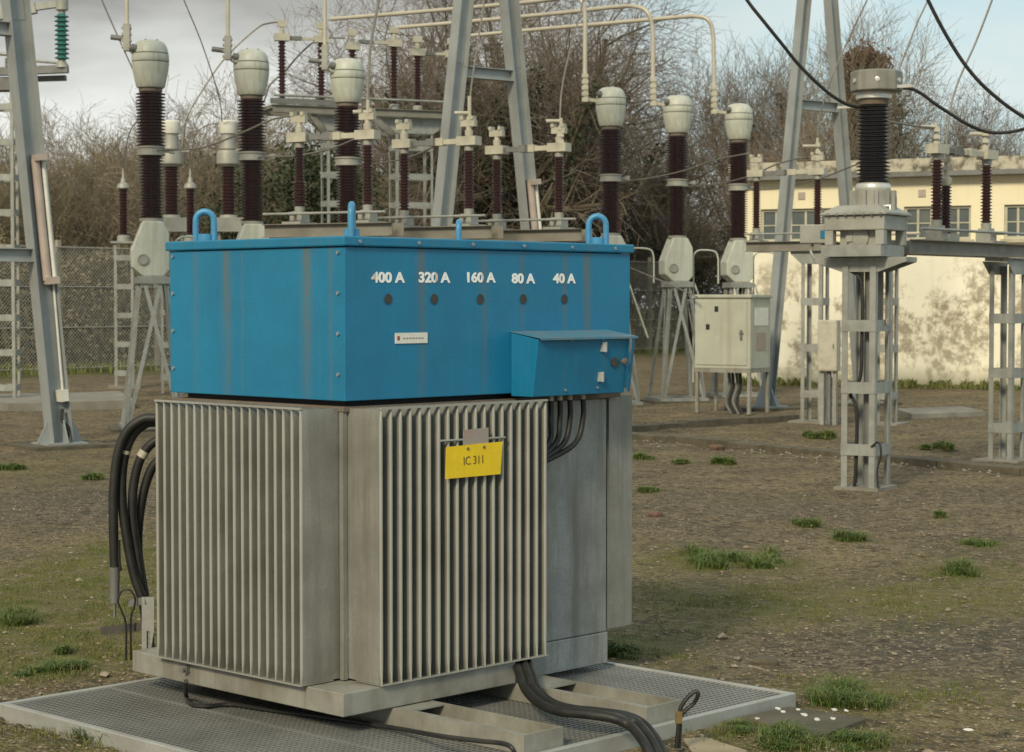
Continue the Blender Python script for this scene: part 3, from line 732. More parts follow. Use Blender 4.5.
def build_hoses():
    D = 8.28
    H = [([(156, 418), (143, 419), (128, 430), (118, 452), (113.5, 490), (113.5, 530), (114.5, 568)], 'outermost black hose, bent over at the left side and ending in a bare grey lug', 0),
         ([(158, 422), (145, 424), (131, 438), (123, 465), (122, 500), (127, 540), (134, 575), (143, 603), (148, 640)], 'black hose second from the left beside the ribbed radiator, curving back to the bracket', .03),
         ([(161, 438), (149, 446), (139, 462), (133, 490), (133, 525), (138, 560), (142, 590), (147, 625), (151, 650)], 'black hose with a beige tape band, third from the left', .06),
         ([(164, 455), (152, 468), (144, 490), (139, 520), (138, 550), (142, 580), (146, 605), (150, 640)], 'inner black hose closest to the ribbed radiator', .1)]
    for pts, lab, dd in H:
        q = spline([P(x, y, D + dd) for x, y in pts], 8)
        T = thing('power_hose', lab, 'cable', q[-1], group='black cables hanging at the transformer side')
        off = -q[-1]
        MB(Matrix.Translation(off)).tube(q, .020, 12).build('sheath', 'rubber', T)
        if pts[0][0] == 156:
            a, b = P(114.5, 567, D), P(114.6, 603, D); c = P(114.8, 617, D)
            MB(Matrix.Translation(off)).tube([a, a + (b - a) * .02, b], [.0225, .0225, .019], 12).bar(b, c, .026, .008, (1, 0, 0)).build('cable_lug', 'galv_dark', T)
            MB(Matrix.Translation(off)).tube([P(119, 540, D), P(119.5, 562, D - .01), P(121, 571, D - .01)], .006, 6).build('loose_tape', 'rubber', T)
        if pts[0][0] == 161:
            i = 11; MB(Matrix.Translation(off)).tube([q[i], q[i + 3]], .0215, 12, False).build('tape_band', 'cream', T)
        elif pts[0][0] == 158:
            i = 20; MB(Matrix.Translation(off)).tube([q[i], q[i + 1]], .0212, 12, False).build('tape_band', 'cream', T)
    # bracket
    g = P(152, 660, 8.1)
    T = thing('cable_bracket', 'grey steel bracket with a dark cross bar holding the black hoses at the left side', 'bracket', g)
    X = Matrix.Translation(-g)
    MB(X).bar(P(150.5, 597, 8.12), P(150.5, 664, 8.12), .03, .006, (0, 1, 0)).bar(P(148, 597, 8.12), P(148, 664, 8.12), .006, .05, (1, 0, 0)).build('upright_plate', 'galv', T)
    MB(X).bar(P(101, 631, 8.18), P(146, 626, 8.16), .012, .034, (0, 0, 1)).build('cross_bar', 'dark_steel', T)
    MB(X).bar(P(132, 603, 8.2), P(149, 600, 8.13), .04, .03, (0, 0, 1)).build('clamp', 'galv_dark', T)
    q = spline([P(x, y, 8.13) for x, y in ((126, 660), (126, 625), (122, 612), (118, 601), (122, 591), (130, 590), (135, 598), (134, 608), (131, 618), (131, 660))], 6)
    o = MB().tube(q, .0045, 6).build('earth_wire', 'rubber', loc=q[0]); tag(o, 'thin dark wire loop hooked over the dark cross bar at the left side', 'wire')
M['dark_steel'] = weathered('dark_steel', (0.045, 0.04, 0.035), (0.08, 0.07, 0.055), 15, 0.6)
build_hoses()

def ground_cables():
    pts = [P(186, 681, 7.45), PZ(186, 695, .1), PZ(191, 704, .09), PZ(207, 706, .088), PZ(232, 704.5, .088), PZ(270, 710, .088), PZ(330, 718, .088), PZ(395, 728, .1), PZ(440, 736, .150), PZ(480, 741, .152), PZ(500, 743, .152), PZ(511, 747, .150), PZ(516, 756, .12)]
    q = spline(pts, 7); o = MB().tube(q, .0085, 8).build('earth_cable', 'rubber', loc=q[0])
    tag(o, 'thin black cable lying along the tray from the base frame across the near channel', 'cable')
    labs = ('thick black cable snaking from under the right radiator, outer one of the pair', 'thick black cable snaking from under the right radiator, inner one nearer the skid channel', 'black cable lying behind the thick pair across the far channel')
    for i, dx in enumerate((0, 8, 14)):
        pts = [PZ(512 + dx, 652, .23), PZ(520 + dx, 676, .20), PZ(526 + dx, 690, .165), PZ(539 + dx, 703 - i, .155), PZ(558 + dx, 711 - i * 2, .155), PZ(585 + dx, 714 - i * 2, .16), PZ(612 + dx, 718 - i * 2, .155), PZ(630 + dx, 726 - i * 2, .13), PZ(643 + dx, 741 - i * 2, .105), PZ(652 + dx, 758 - i, .06), PZ(660 + dx, 775, .01)]
        q = spline(pts, 7); o = MB().tube(q, .018 if i < 2 else .010, 10).build('power_cable', 'rubber', loc=q[-1])
        tag(o, labs[i], 'cable')
    D = 7.12
    pts = [(676, 748), (678, 730), (679, 716), (682, 705), (690, 695), (696.5, 691.5), (698, 695), (694, 703), (686, 710), (681, 716), (680, 728), (679, 748)]
    q = spline([P(x, y, D + (.012 if i > 6 else 0)) for i, (x, y) in enumerate(pts)], 6)
    T = thing('cable_loop', 'short upright black cable loop with a brass clamp at the tray front', 'cable loop', q[0])
    X = Matrix.Translation(-q[0])
    MB(X).tube(q, .0075, 8).build('loop', 'rubber', T)
    MB(X).bar(P(679, 711, D), P(678.5, 723, D), .024, .02, (0, 1, 0)).build('clamp', 'brass', T)
M['brass'] = weathered('dull_brass', (0.25, 0.18, 0.07), (0.16, 0.11, 0.05), 20, 0.5, 0.4)
ground_cables()

def build_plate():
    y = -.168
    def at(px, py, y=y): 
        x = lx(px, y); return TX @ Vector((x, y, lz(py, x, y)))
    T = thing('number_plate', 'yellow plate reading IC 311 hanging on the right radiator', 'sign', at(474, 476))
    X = Matrix.Translation(-at(474, 476))
    n = (TX.to_3x3() @ Vector((0, -1, 0)))
    c = [at(446, 447), at(502, 441.5), at(500, 474), at(445, 479)]
    th = n * .003
    fo = MB(X).add([p + th for p in c] + list(c), [(3, 2, 1, 0), (4, 5, 6, 7), (0, 1, 5, 4), (1, 2, 6, 5), (2, 3, 7, 6), (3, 0, 4, 7)])
    pl = fo.build('plate', 'yellow', T)
    ux = (c[1] - c[0]).normalized(); uy = n.cross(ux).normalized()
    rot = Matrix((ux, uy, n)).transposed()
    text_part('lettering', 'IC 311', .046, 'ink', pl, (c[0] + c[1] + c[2] + c[3]) / 4 + n * .0035 - at(474, 476) - ux * .002, rot, -.0004, .92)
    for f in (.37, .66):
        p = c[0] + (c[1] - c[0]) * f - uy * .014 + n * .003
        MB(X).cyl(p, .006, .003, 10, rot).build('rivet', 'rusty', pl)
    d = [at(463, 430, -.165), at(488, 427.5, -.165), at(488, 443, -.165), at(463, 445, -.165)]
    MB(X).add([p + n * .003 for p in d] + list(d), [(3, 2, 1, 0), (4, 5, 6, 7), (0, 1, 5, 4), (1, 2, 6, 5), (2, 3, 7, 6), (3, 0, 4, 7)]).build('hanger_plate', 'hanger', T)
    MB(X).tube([at(440, 441, -.162), at(505, 437.5, -.162)], .0045, 8).build('hanger_rod', 'galv', T)
M['hanger'] = weathered('worn_plate', (0.36, 0.31, 0.27), (0.42, 0.2, 0.12), 12, 0.6, 0.1, (0.5, 0.7))
build_plate()

# ---------------------------------------------------------------- yard equipment
def ibeam(mb, p, q, h, w, ref, tf=.014, tw=.010):
    # ref: direction that the flanges face
    p, q = Vector(p), Vector(q); a = (q - p).normalized(); ref = Vector(ref); ref = (ref - a * ref.dot(a)).normalized()
    side = a.cross(ref)
    def ob(o, sa, sb):
        vs = [e + ref * (o + i * sa / 2) + side * j * sb / 2 for e in (p, q) for i, j in ((-1, -1), (1, -1), (1, 1), (-1, 1))]
        mb.add(vs, [(3, 2, 1, 0), (4, 5, 6, 7), (0, 1, 5, 4), (1, 2, 6, 5), (2, 3, 7, 6), (3, 0, 4, 7)])
    ob(h / 2 - tf / 2, tf, w); ob(-h / 2 + tf / 2, tf, w); ob(0, h - 2 * tf, tw)

GU = Vector((math.cos(R(38)), math.sin(R(38)), 0)); GV = Vector((-GU.y, GU.x, 0))
def gantry(c, hs, lab, conduit, bh, bw):
    # A-frame: two H legs meeting high above; hs = half spread at ground
    base = Vector((c.x, c.y, 0)); T = thing('gantry_frame', lab, 'gantry', base, group='A-shaped steel gantry frames')
    zt = 8.5
    for s in (-1, 1):
        p = GU * (s * hs); q = GU * (s * .02) + Vector((0, 0, zt))
        m = MB(); ibeam(m, p + Vector((0, 0, .02)), q, bh, bw, GU)
        leg = m.build('leg', 'beam_steel', T)
        f = MB().box(p + Vector((0, 0, .03)), (.5, .42, .03), Matrix.Rotation(R(38), 3, 'Z'))
        for k in (-1, 1):
            a = p + GU * k * .12
            f.add([a + GV * .008 + Vector((0, 0, .04)), a + GU * k * .16 + GV * .008 + Vector((0, 0, .04)), a + GV * .008 + Vector((0, 0, .36)), a - GV * .008 + Vector((0, 0, .04)), a + GU * k * .16 - GV * .008 + Vector((0, 0, .04)), a - GV * .008 + Vector((0, 0, .36))],
                  [(0, 1, 2), (5, 4, 3), (0, 3, 4, 1), (1, 4, 5, 2), (2, 5, 3, 0)])
            b = p + GV * k * .1
            f.add([b + GU * .008 + Vector((0, 0, .04)), b + GV * k * .12 + GU * .008 + Vector((0, 0, .04)), b + GU * .008 + Vector((0, 0, .3)), b - GU * .008 + Vector((0, 0, .04)), b + GV * k * .12 - GU * .008 + Vector((0, 0, .04)), b - GU * .008 + Vector((0, 0, .3))],
                  [(0, 1, 2), (5, 4, 3), (0, 3, 4, 1), (1, 4, 5, 2), (2, 5, 3, 0)])
        f.build('foot_plate', 'beam_steel', leg)
        MB().box(p + Vector((0, 0, .0)), (.95, .85, .05), Matrix.Rotation(R(38), 3, 'Z')).build('foot_slab', 'concrete_dark', leg)
        pl = MB()
        zz = 4.95; t = zz / zt
        cpt = p.lerp(q, t); ax = (q - p).normalized()
        pl.bar(cpt - ax * .2 - GV * .007, cpt + ax * .2 - GV * .007, .17, .008, GV)
        pl.build('splice_plate', 'beam_steel', leg)
    for z in ((4.64, 2.15) if conduit == 'near' else (4.64,)):
        k = hs + (.02 - hs) * z / zt
        m = MB(); ibeam(m, -GU * (k - .09) + Vector((0, 0, z)), GU * (k - .09) + Vector((0, 0, z)), .15, .15, Vector((0, 0, 1)), .01, .008)
        m.build('cross_bar', 'beam_steel', T)
    if conduit:
        s = 1; p = GU * (s * hs); q = GU * (s * .02) + Vector((0, 0, zt)); ax = (q - p).normalized()
        def on(z, du, dv): return p.lerp(q, z / zt) + GU * du - GV * dv
        MB().tube([on(1.87, .02, .06), on(3.22, .02, .06)], .05, 12).build('conduit', 'pink_pvc', T)
        MB().tube([on(1.83, .1, .08), on(3.22, .1, .08)], .025, 10).build('conduit', 'white_plastic', T)
        MB().tube([on(.62, .07, .06), on(1.86, .09, .06)], .014, 8).build('conduit', 'white_plastic', T)
        for za, zb_ in ((3.20, 3.27), (1.83, 1.91)): MB().bar(on(za, .05, .08), on(zb_, .05, .08), .13, .20, GV).build('conduit_clip', 'pink_pvc', T)
        MB().bar(on(.51, .05, .05), on(.64, .05, .05), .10, .19, GV).build('cover_box', 'white_plastic', T)
        MB().tube(spline([on(.42, .05, .05), on(.3, .02, .08), on(.2, .08, .08), on(.05, .05, .1)], 5), .02, 8).build('cable_end', 'rubber', T)
    return T
HS = 1.06
def gpos(px, D): v = PZ(px, HZ + EYE * F / D); return v
# the right hand foot of the first frame stands at (60, 447)
f1 = PZ(60, 446); c1 = f1 - GU * .85
step = 8.12
c2 = P(487, 300, 26.6); c3 = P(816, 300, 31.0)
gantry(c1, .85, 'steel gantry leg with a pink and white conduit left of the blue transformer', 'near', .25, .20)
gantry(c2, HS, 'steel A-frame gantry rising behind the middle of the blue transformer', 'mid', .205, .18)
gantry(c3, HS, 'steel A-frame gantry behind the thick black instrument insulator, before the white building', '', .165, .155)

def lattice(name, T, x, y, z0, z1, w, d, nb, rz=0.0, mat='galv', a=.05):
    # battened column of four angles: posts and flat battens are parts
    X = Matrix.Translation((x, y, 0)) @ Matrix.Rotation(rz, 4, 'Z')
    for sx in (-1, 1):
        for sy in (-1, 1):
            m = MB(X); px, py = sx * w / 2, sy * d / 2
            m.bb(px - (a if sx > 0 else 0), px + (a if sx < 0 else 0), py, py - sy * .007, z0, z1)
            m.bb(px, px - sx * .007, py - sy * .0075, py - sy * a, z0, z1)
            m.build('post', mat, T)
    hgt = z1 - z0; hh = .05
    for i in range(nb):
        z = z0 + hgt * ((i + .5) / nb if nb > 3 else .17 + .28 * i)
        for k in (-1, 1):
            MB(X).bb(-w / 2 + .002, w / 2 - .002, k * (d / 2 + .0005), k * (d / 2 + .0065), z - hh, z + hh).build('batten_plate', mat, T)
            MB(X).bb(k * (w / 2 + .0005), k * (w / 2 + .0065), -d / 2 + .002, d / 2 - .002, z - hh, z + hh).build('batten_plate', mat, T)

# circuit breaker poles --------------------------------------------------------
def breaker(lab, group, loc, rz):
    T = thing('breaker_pole', lab, 'circuit breaker', loc, rz, group)
    hd = MB().lathe([(.172, 4.37), (.184, 4.385), (.203, 4.47), (.226, 4.58), (.237, 4.66), (.239, 4.692)], seg=28).lathe([(.236, 4.702), (.239, 4.706), (.238, 4.76), (.235, 4.80)], seg=28).lathe([(.231, 4.811), (.226, 4.85), (.21, 4.90), (.182, 4.943), (.14, 4.968), (.08, 4.981), (.0, 4.984)], seg=28)
    H = hd.build('head', 'head', T)
    MB().lathe([(.2, 4.69), (.229, 4.697), (.2, 4.704)], seg=28).build('joint_line', 'galv_dark', H); MB().lathe([(.2, 4.798), (.227, 4.8055), (.2, 4.813)], seg=28).build('joint_line', 'galv_dark', H)
    for k in range(5):
        a = k * 1.256 + .4
        MB().cyl((.125 * math.cos(a), .125 * math.sin(a), 4.964), .014, .016, 8).build('bolt', 'galv_dark', H)
    MB().lathe([(.05, 0), (.05, .05), (.03, .07)], (-.19, -.1, 4.86), 12, Matrix.Rotation(R(-80), 3, 'Y')).build('terminal_boss', 'galv_dark', H)
    MB().lathe([(.13, 4.315), (.15, 4.32), (.15, 4.368), (.13, 4.37)], seg=24).build('collar', 'rusty', T)
    MB().lathe(sheds(3.62, 4.315, .135, .19, 17), seg=28).build('upper_insulator', 'porcelain', T)
    fl = MB().lathe([(.16, 3.50), (.18, 3.505), (.18, 3.53), (.165, 3.535), (.165, 3.595), (.18, 3.60), (.18, 3.62), (.16, 3.625)], seg=24)
    fl.bb(.12, .30, -.03, .03, 3.545, 3.585).bb(.24, .3, -.05, .05, 3.535, 3.6)
    fl.build('middle_flange', 'cast', T)
    MB().lathe(sheds(2.70, 3.50, .112, .165, 20), seg=28).build('lower_insulator', 'porcelain', T)
    MB().lathe([(.13, 2.64), (.15, 2.66), (.15, 2.7), (.12, 2.705)], seg=24).build('lower_flange', 'cast', T)
    poly = [(-.12, 2.66), (.13, 2.66), (.215, 2.50), (.215, 2.03), (.14, 1.95), (-.12, 1.95), (-.262, 2.07), (-.268, 2.29)]
    h = MB().prism(poly, -.17, .17).build('mechanism_housing', 'head', T, bevel=.018)
    MB().lathe([(.075, 0), (.075, .025), (.06, .03), (.06, .02), (.0, .02)], (-.12, -.17, 2.17), 16, Matrix.Rotation(R(90), 3, 'X')).build('cover_boss', 'cast', h)
    MB().bb(.2155, .235, -.05, .03, 2.26, 2.31).bb(.235, .25, -.03, .01, 2.27, 2.30).build('side_fitting', 'galv_dark', h)
    MB().bb(-.21, .21, -.2, .2, 1.86, 1.945).bb(-.17, .17, -.17, .17, 1.945, 1.955).build('top_frame', 'galv', T)
    for sx in (-1, 1):
        for sy in (-1, 1):
            a = Vector((sx * .17, sy * .16, 1.86)); c = Vector((sx * .36, sy * .36, .06))
            m = MB(); m.bar(a, c, .055, .008, (0, 1, 0), (0, -sy * .024)); m.bar(a, c, .008, .055, (0, 1, 0), (sx * .024, 0))
            m.build('leg', 'galv', T)
    for s in (-1, 1):
        MB().bar((s * .10, -.165, 1.86), (-s * .33, -.37, .07), .05, .008, (0, 1, 0)).build('brace', 'galv', T)
        MB().bar((.165 * s, .10, 1.86), (.37 * s, -.33, .07), .008, .05, (0, 1, 0)).build('brace', 'galv', T)
    MB().bb(-.41, .41, -.41, -.33, 0, .06).bb(-.41, .41, .33, .41, 0, .06).bb(-.41, -.33, -.33, .33, 0, .058).bb(.33, .41, -.33, .33, 0, .058).build('base_ring', 'galv', T)
    MB().bb(-.55, .55, -.55, .55, -.05, .012).build('foot_slab', 'concrete_dark', T)
    q = spline([(.30, .05, .3), (.30, .05, 1.2), (.30, .05, 2.1), (.30, .05, 2.36), (.36, .05, 2.45), (.46, .05, 2.47), (.66, .05, 2.45), (.72, .05, 2.36), (.73, .05, 2.2), (.73, .05, 1.92)], 5)
    MB().tube(q, .014, 8).build('cable_tube', 'head', T)
    MB().tube([(.30, .0, 1.92), (.62, .0, 1.05)], .016, 8).build('strut', 'head', T)
    return T
BG1, BG2 = 'poles of the circuit breaker behind the left of the transformer', 'poles of the circuit breaker behind the right of the transformer'
LB = [(152, 25.8, 'breaker pole with pale bulb head, leftmost, its pale mechanism box and splayed legs in view'),
      (252.5, 26.75, 'breaker pole with pale bulb head, middle one of the three behind the transformer left'),
      (348, 27.75, 'breaker pole with pale bulb head rising behind the front blue lug, next to the gantry')]
RB = [(610.5, 31.5, 'breaker pole with pale bulb head rising behind the right blue lug'),
      (677, 32.75, 'breaker pole with pale bulb head on splayed legs between the transformer and the grey cabinet'),
      (738, 34.1, 'breaker pole with pale bulb head whose legs stand behind the grey cabinet')]
b0 = None; BP = []
for grp, lst in ((BG1, LB), (BG2, RB)):
    for px, D, lab in lst:
        g = P(px, 300, D); loc = (g.x, g.y, 0)
        if b0 is None: b0 = o = breaker(lab, grp, loc, R(14))
        else:
            o = copy_tree(b0); o.location = loc; tag(o, lab, None, grp)
        if grp == BG2: o.rotation_euler.z = R(14)
        BP.append(Vector(loc))

# vertical bus droppers with clamps ---------------------------------------------
def dropper(px, yc0, yc1, ystub, D, head_px, lab):
    base = P(px, yc1, D)
    T = thing('bus_dropper', lab, 'busbar', base, group='vertical tubes clamped to the left breaker heads')
    X = Matrix.Translation(-base)
    top = P(px, 0, D); top.z = 9.0
    MB(X).tube([P(px, yc1 - 10, D), top], .028, 10).build('tube', 'tube', T)
    c = MB(X).bar(P(px, yc0, D), P(px, yc1, D), .11, .08, (1, 0, 0))
    for f in (.15, .38, .62, .85): c.bar(P(px - 5, yc0 + (yc1 - yc0) * f, D), P(px + 4, yc0 + (yc1 - yc0) * f, D), .1, .03, (0, 0, 1))
    c.build('clamp', 'cast', T)
    MB(X).tube([P(px, ystub, D), P(px - 16, ystub - 2, D)], .035, 10).build('stub', 'galv_dark', T)
    MB(X).tube(spline([P(px + 2, yc1 - 3, D), P(px + 6, yc1 + 1, D), P(head_px, yc1 + 2, D)], 4), .03, 8).build('connector', 'cast', T)
dropper(127, 24, 51, 39, 25.7, 137, 'vertical buff tube clamped to the leftmost pale breaker head')
dropper(228, 36, 60, 51, 26.6, 238, 'vertical buff tube clamped to the middle breaker head of the left three')
dropper(325, 45, 70, 62, 27.6, 334, 'vertical buff tube clamped to the breaker head next to the gantry')

# tubular busbars to the right hand breaker --------------------------------------
def bus(pts, lab, end):
    q = spline([P(*p) for p in pts], 8)
    T = thing('busbar_tube', lab, 'busbar', q[-1], group='buff busbar tubes leading to the right breaker'); X = Matrix.Translation(-q[-1])
    MB(X).tube(q, .036, 10).build('tube', 'tube', T)
    px, py, D = pts[-1]
    c = MB(X)
    for k in range(5): c.bar(P(px, py - 20 + k * 6, D), P(px, py - 16 + k * 6, D), .13, .1, (1, 0, 0))
    c.bar(P(px, py - 20, D), P(px + 1, py + 8, D), .1, .07, (1, 0, 0)).bar(P(px, py + 5, D), P(end, py + 7, D), .05, .05, (0, 0, 1))
    c.build('clamp', 'cream', T)
bus([(331, 19, 36), (430, 11, 34.8), (530, 2, 33), (560, -2, 32), (574, -3, 31.6), (582, 2, 31.5), (585, 14, 31.5), (585, 50, 31.5), (585, 94, 31.5)], 'buff busbar tube that bends down to the breaker head nearest the gantry', 598)
bus([(399, 27.5, 36.5), (480, 20.5, 35.6), (560, 13, 34.3), (615, 7, 33.3), (635, 6.5, 32.9), (647, 12, 32.75), (652.5, 28, 32.75), (653, 60, 32.75), (653, 98, 32.75)], 'buff busbar tube that bends down to the middle head of the right breaker', 666)
bus([(452, 37.5, 37), (520, 31, 36.4), (600, 24, 35.2), (680, 17, 34.4), (697, 16.5, 34.2), (708, 20, 34.1), (713, 34, 34.1), (714, 70, 34.1), (714, 106, 34.1)], 'buff busbar tube that bends down to the rightmost breaker head', 727)

# disconnectors ------------------------------------------------------------------
def post_insulator(T, x, z0, z1, y=0.0, core=.037, rad=.06, n=18, thick_to=None, cap='cream'):
    I = MB().bb(x - .06, x + .06, y - .06, y + .06, z0, z0 + .03).lathe([(.05, z0 + .03), (.055, z0 + .08), (.045, z0 + .085)], (x, y, 0), 14)
    I.build('insulator_foot', 'cast', T)
    zt = z1 - .06
    if thick_to:
        MB().lathe(sheds(z0 + .085, thick_to, core * 1.35, rad * 1.3, 7) + sheds(thick_to + .001, zt, core * .9, rad * .92, n - 7), (x, y, 0), 18).build('insulator', 'porcelain', T)
    else:
        MB().lathe(sheds(z0 + .085, zt, core, rad, n), (x, y, 0), 18).build('insulator', 'porcelain', T)
    MB().lathe([(.036, zt), (.05, zt + .005), (.05, z1)], (x, y, 0), 14).build('insulator_cap', 'cast', T)
def disconnector(lab, group, p1, p2, zi0, zi1, zb, columns, rods=True, extra=.35, arms=True, foot=0.0, thick=False, terminals=(1, 1)):
    a, b = Vector((p1.x, p1.y, 0)), Vector((p2.x, p2.y, 0)); mid = (a + b) / 2; d = b - a; L = d.length; rz = math.atan2(d.y, d.x)
    T = thing('disconnector', lab, 'disconnector', mid, rz, group)
    h = L / 2
    bm = MB()
    for s in (-1, 1):
        ibe = s * .12
        bm.bb(-h - extra, h + extra, ibe - .004, ibe + .004, zb - .12, zb).bb(-h - extra, h + extra, min(ibe, ibe + s * .06), max(ibe, ibe + s * .06), zb + .0005, zb + .008).bb(-h - extra, h + extra, min(ibe, ibe + s * .06), max(ibe, ibe + s * .06), zb - .128, zb - .1205)
    bm.build('beam', 'beam_dull', T)
    for x in (-h, h):
        MB().bb(x - .11, x + .11, -.17, .17, zb + .009, zb + .03).bb(x - .07, x + .07, -.08, .08, zb + .03, zi0 - .001).build('bearing_block', 'cast', T)
    for x, tk in ((-h, thick), (h, False)):
        post_insulator(T, x, zi0, zi1, thick_to=(zi0 + (zi1 - zi0) * .47 if tk else None))
    for i, (x, s) in enumerate(((-h, 1), (h, -1))):
        MB().bb(x - .115, x + .115, -.07, .07, zi1 + .001, zi1 + .095).build('contact_head', 'cream', T)
        if arms:
            e = L / 2 * .97
            MB().bb(min(x + s * .13, x + s * e), max(x + s * .13, x + s * e), -.03, .03, zi1 + .02, zi1 + .075).bb(min(x + s * .3, x + s * .42), max(x + s * .3, x + s * .42), -.045, .045, zi1 + .01, zi1 + .09).build('contact_arm', 'cream' if i else 'galv_dark', T)
        if terminals[i]:
            MB().lathe([(.04, zi1 + .10), (.045, zi1 + .16), (.03, zi1 + .165), (.03, zi1 + .2)], (x, 0, 0), 12).bb(x - .085, x + .085, -.03, .03, zi1 + .2, zi1 + .27).bb(x - .09, x - .05, -.04, .04, zi1 + .27, zi1 + .31).bb(x + .03, x + .07, -.04, .04, zi1 + .27, zi1 + .31).build('terminal', 'cream', T)
    if rods:
        MB().tube([(-h - extra * .9, -.2, zb + .11), (h + extra * .9, -.2, zb + .11)], .0135, 8).build('drive_rod', 'galv', T)
        MB().tube([(-h, -.2, zb + .11), (-h, 0, zb + .11)], .018, 8).tube([(h, -.2, zb + .11), (h, 0, zb + .11)], .018, 8).build('drive_lever', 'galv', T)
    for x in columns:
        lattice('column', T, x, 0, foot, zb - .21, .30, .26, 3 if zb < 3 else 8)
        MB().bb(x - .32, x + .32, -.1, .1, zb - .165, zb - .13).prism([(x - .30, zb - .166), (x - .15, zb - .30), (x + .15, zb - .30), (x + .30, zb - .166)], -.139, -.133).prism([(x - .30, zb - .166), (x - .15, zb - .30), (x + .15, zb - .30), (x + .30, zb - .166)], .133, .139).build('head_gusset', 'galv', T)
        if foot < .1: MB().bb(x - .28, x + .28, -.26, .26, -.04, .015).build('foot_slab', 'concrete', T)
    return T
G1 = 'low centre-break disconnectors in one row'
disconnector('disconnector with two brown posts between the second and third left breaker heads', G1, P(300, 300, 20.65), P(368, 300, 20.3), 2.53, 3.27, 2.42, (0,), thick=True)
disconnector('disconnector with two brown posts crossed by the left gantry leg', G1, P(404.5, 300, 21.6), P(469, 300, 21.2), 2.53, 3.28, 2.42, (0,))
disconnector('disconnector with two brown posts crossed by the right gantry leg', G1, P(497, 300, 22.5), P(559, 300, 22.1), 2.53, 3.28, 2.42, (0,))
disconnector('disconnector in front of the building, its left post beside the rightmost pale breaker head', G1, P(756, 300, 27.6), P(817, 300, 27.15), 2.55, 3.34, 2.44, (.42, 1.40), extra=.1)
# widen that beam to the right so that it reaches the second column
disconnector('disconnector at the right, two ribbed posts before the white wall, a lattice column under it', 'disconnectors', P(936, 300, 19.4), P(985.5, 300, 20.2), 2.34, 3.06, 2.21, (1.02,), extra=.75, arms=True, terminals=(0, 0))

def ct_beam():
    a, b = P(818, 300, 27.15), P(925, 300, 26.3); d = b - a; rz = math.atan2(d.y, d.x); L = Vector((d.x, d.y)).length
    T = thing('steel_beam', 'galvanised beam running behind the instrument transformer pedestal', 'beam', (a.x, a.y, 2.3), rz)
    m = MB()
    for s in (-1, 1): m.bb(.16, L, s * .12 - .004, s * .12 + .004, 0, .12).bb(.16, L, s * .12, s * .18, .1205, .128).bb(.16, L, s * .12, s * .18, -.008, -.0005)
    m.build('channel', 'beam_dull', T)
    MB().tube([(.2, -.2, .22), (L, -.2, .22)], .02, 8).build('drive_rod', 'tube', T)
ct_beam()
def thin_post():
    g = P(945.5, 240, 19.75); zf = 2.222
    T = thing('post_insulator', 'thin brown insulator with pale top right behind the left ribbed post', 'insulator', (g.x, g.y, 0), R(50))
    z0 = P(945, 234, 19.75).z; z1 = P(945, 186, 19.75).z
    MB().lathe(sheds(z0, z1, .038, .06, 16), seg=16).build('insulator', 'porcelain', T)
    MB().lathe([(.05, z1), (.06, z1 + .02), (.06, z1 + .07), (.04, z1 + .09), (.022, z1 + .1), (.022, z1 + .22)], seg=14).bb(-.045, .045, -.025, .025, z1 + .15, z1 + .19).bb(-.04, .04, -.025, .025, z1 + .23, z1 + .28).build('terminal', 'cream', T)
    MB().bb(-.1, .1, -.1, .1, zf, z0 - .001).build('foot', 'cast', T)
thin_post()

# high level disconnectors on a platform -------------------------------------------
def platform():
    a, b = P(268, 300, 36.0), P(452, 300, 37.4); d = b - a; rz = math.atan2(d.y, d.x); L = Vector((d.x, d.y)).length
    T = thing('high_platform', 'high steel platform on two lattice columns carrying the upper switchgear', 'platform', (a.x, a.y, 0), rz)
    zb = P(268, 106, 36.0).z
    m = MB()
    for s in (-1, 1): ibeam(m, (0, s * .35, zb - .07), (L, s * .35, zb - .07), .14, .1, (0, 0, 1), .012, .008)
    for k in range(5): m.bb(L * k / 4 - .05 + .05, L * k / 4 + .05, -.3, .3, zb - .06, zb + .004)
    m.build('deck_frame', 'beam_dull', T)
    MB().tube([(0, -.42, zb + .16), (L, -.42, zb + .16)], .022, 8).build('drive_rod', 'galv', T)
    MB().bar((-.05, -.38, zb + .06), (L * .4, -.38, zb + .06), .05, .10, (0, 0, 1)).build('drive_rail', 'galv_dark', T)
    for px, w in ((333, .38), (410, .72)):
        k = (px - 268) / 184 * L
        lattice('column', T, k, 0, 0, zb - .42, w, .4, 9, a=.045)
        MB().prism([(k - w, zb - .142), (k - w / 2, zb - .42), (k + w / 2, zb - .42), (k + w, zb - .142)], -.22, -.21).prism([(k - w, zb - .142), (k - w / 2, zb - .42), (k + w / 2, zb - .42), (k + w, zb - .142)], .21, .22).build('head_gusset', 'galv', T)
    return rz, zb
PRZ, PZB = platform()
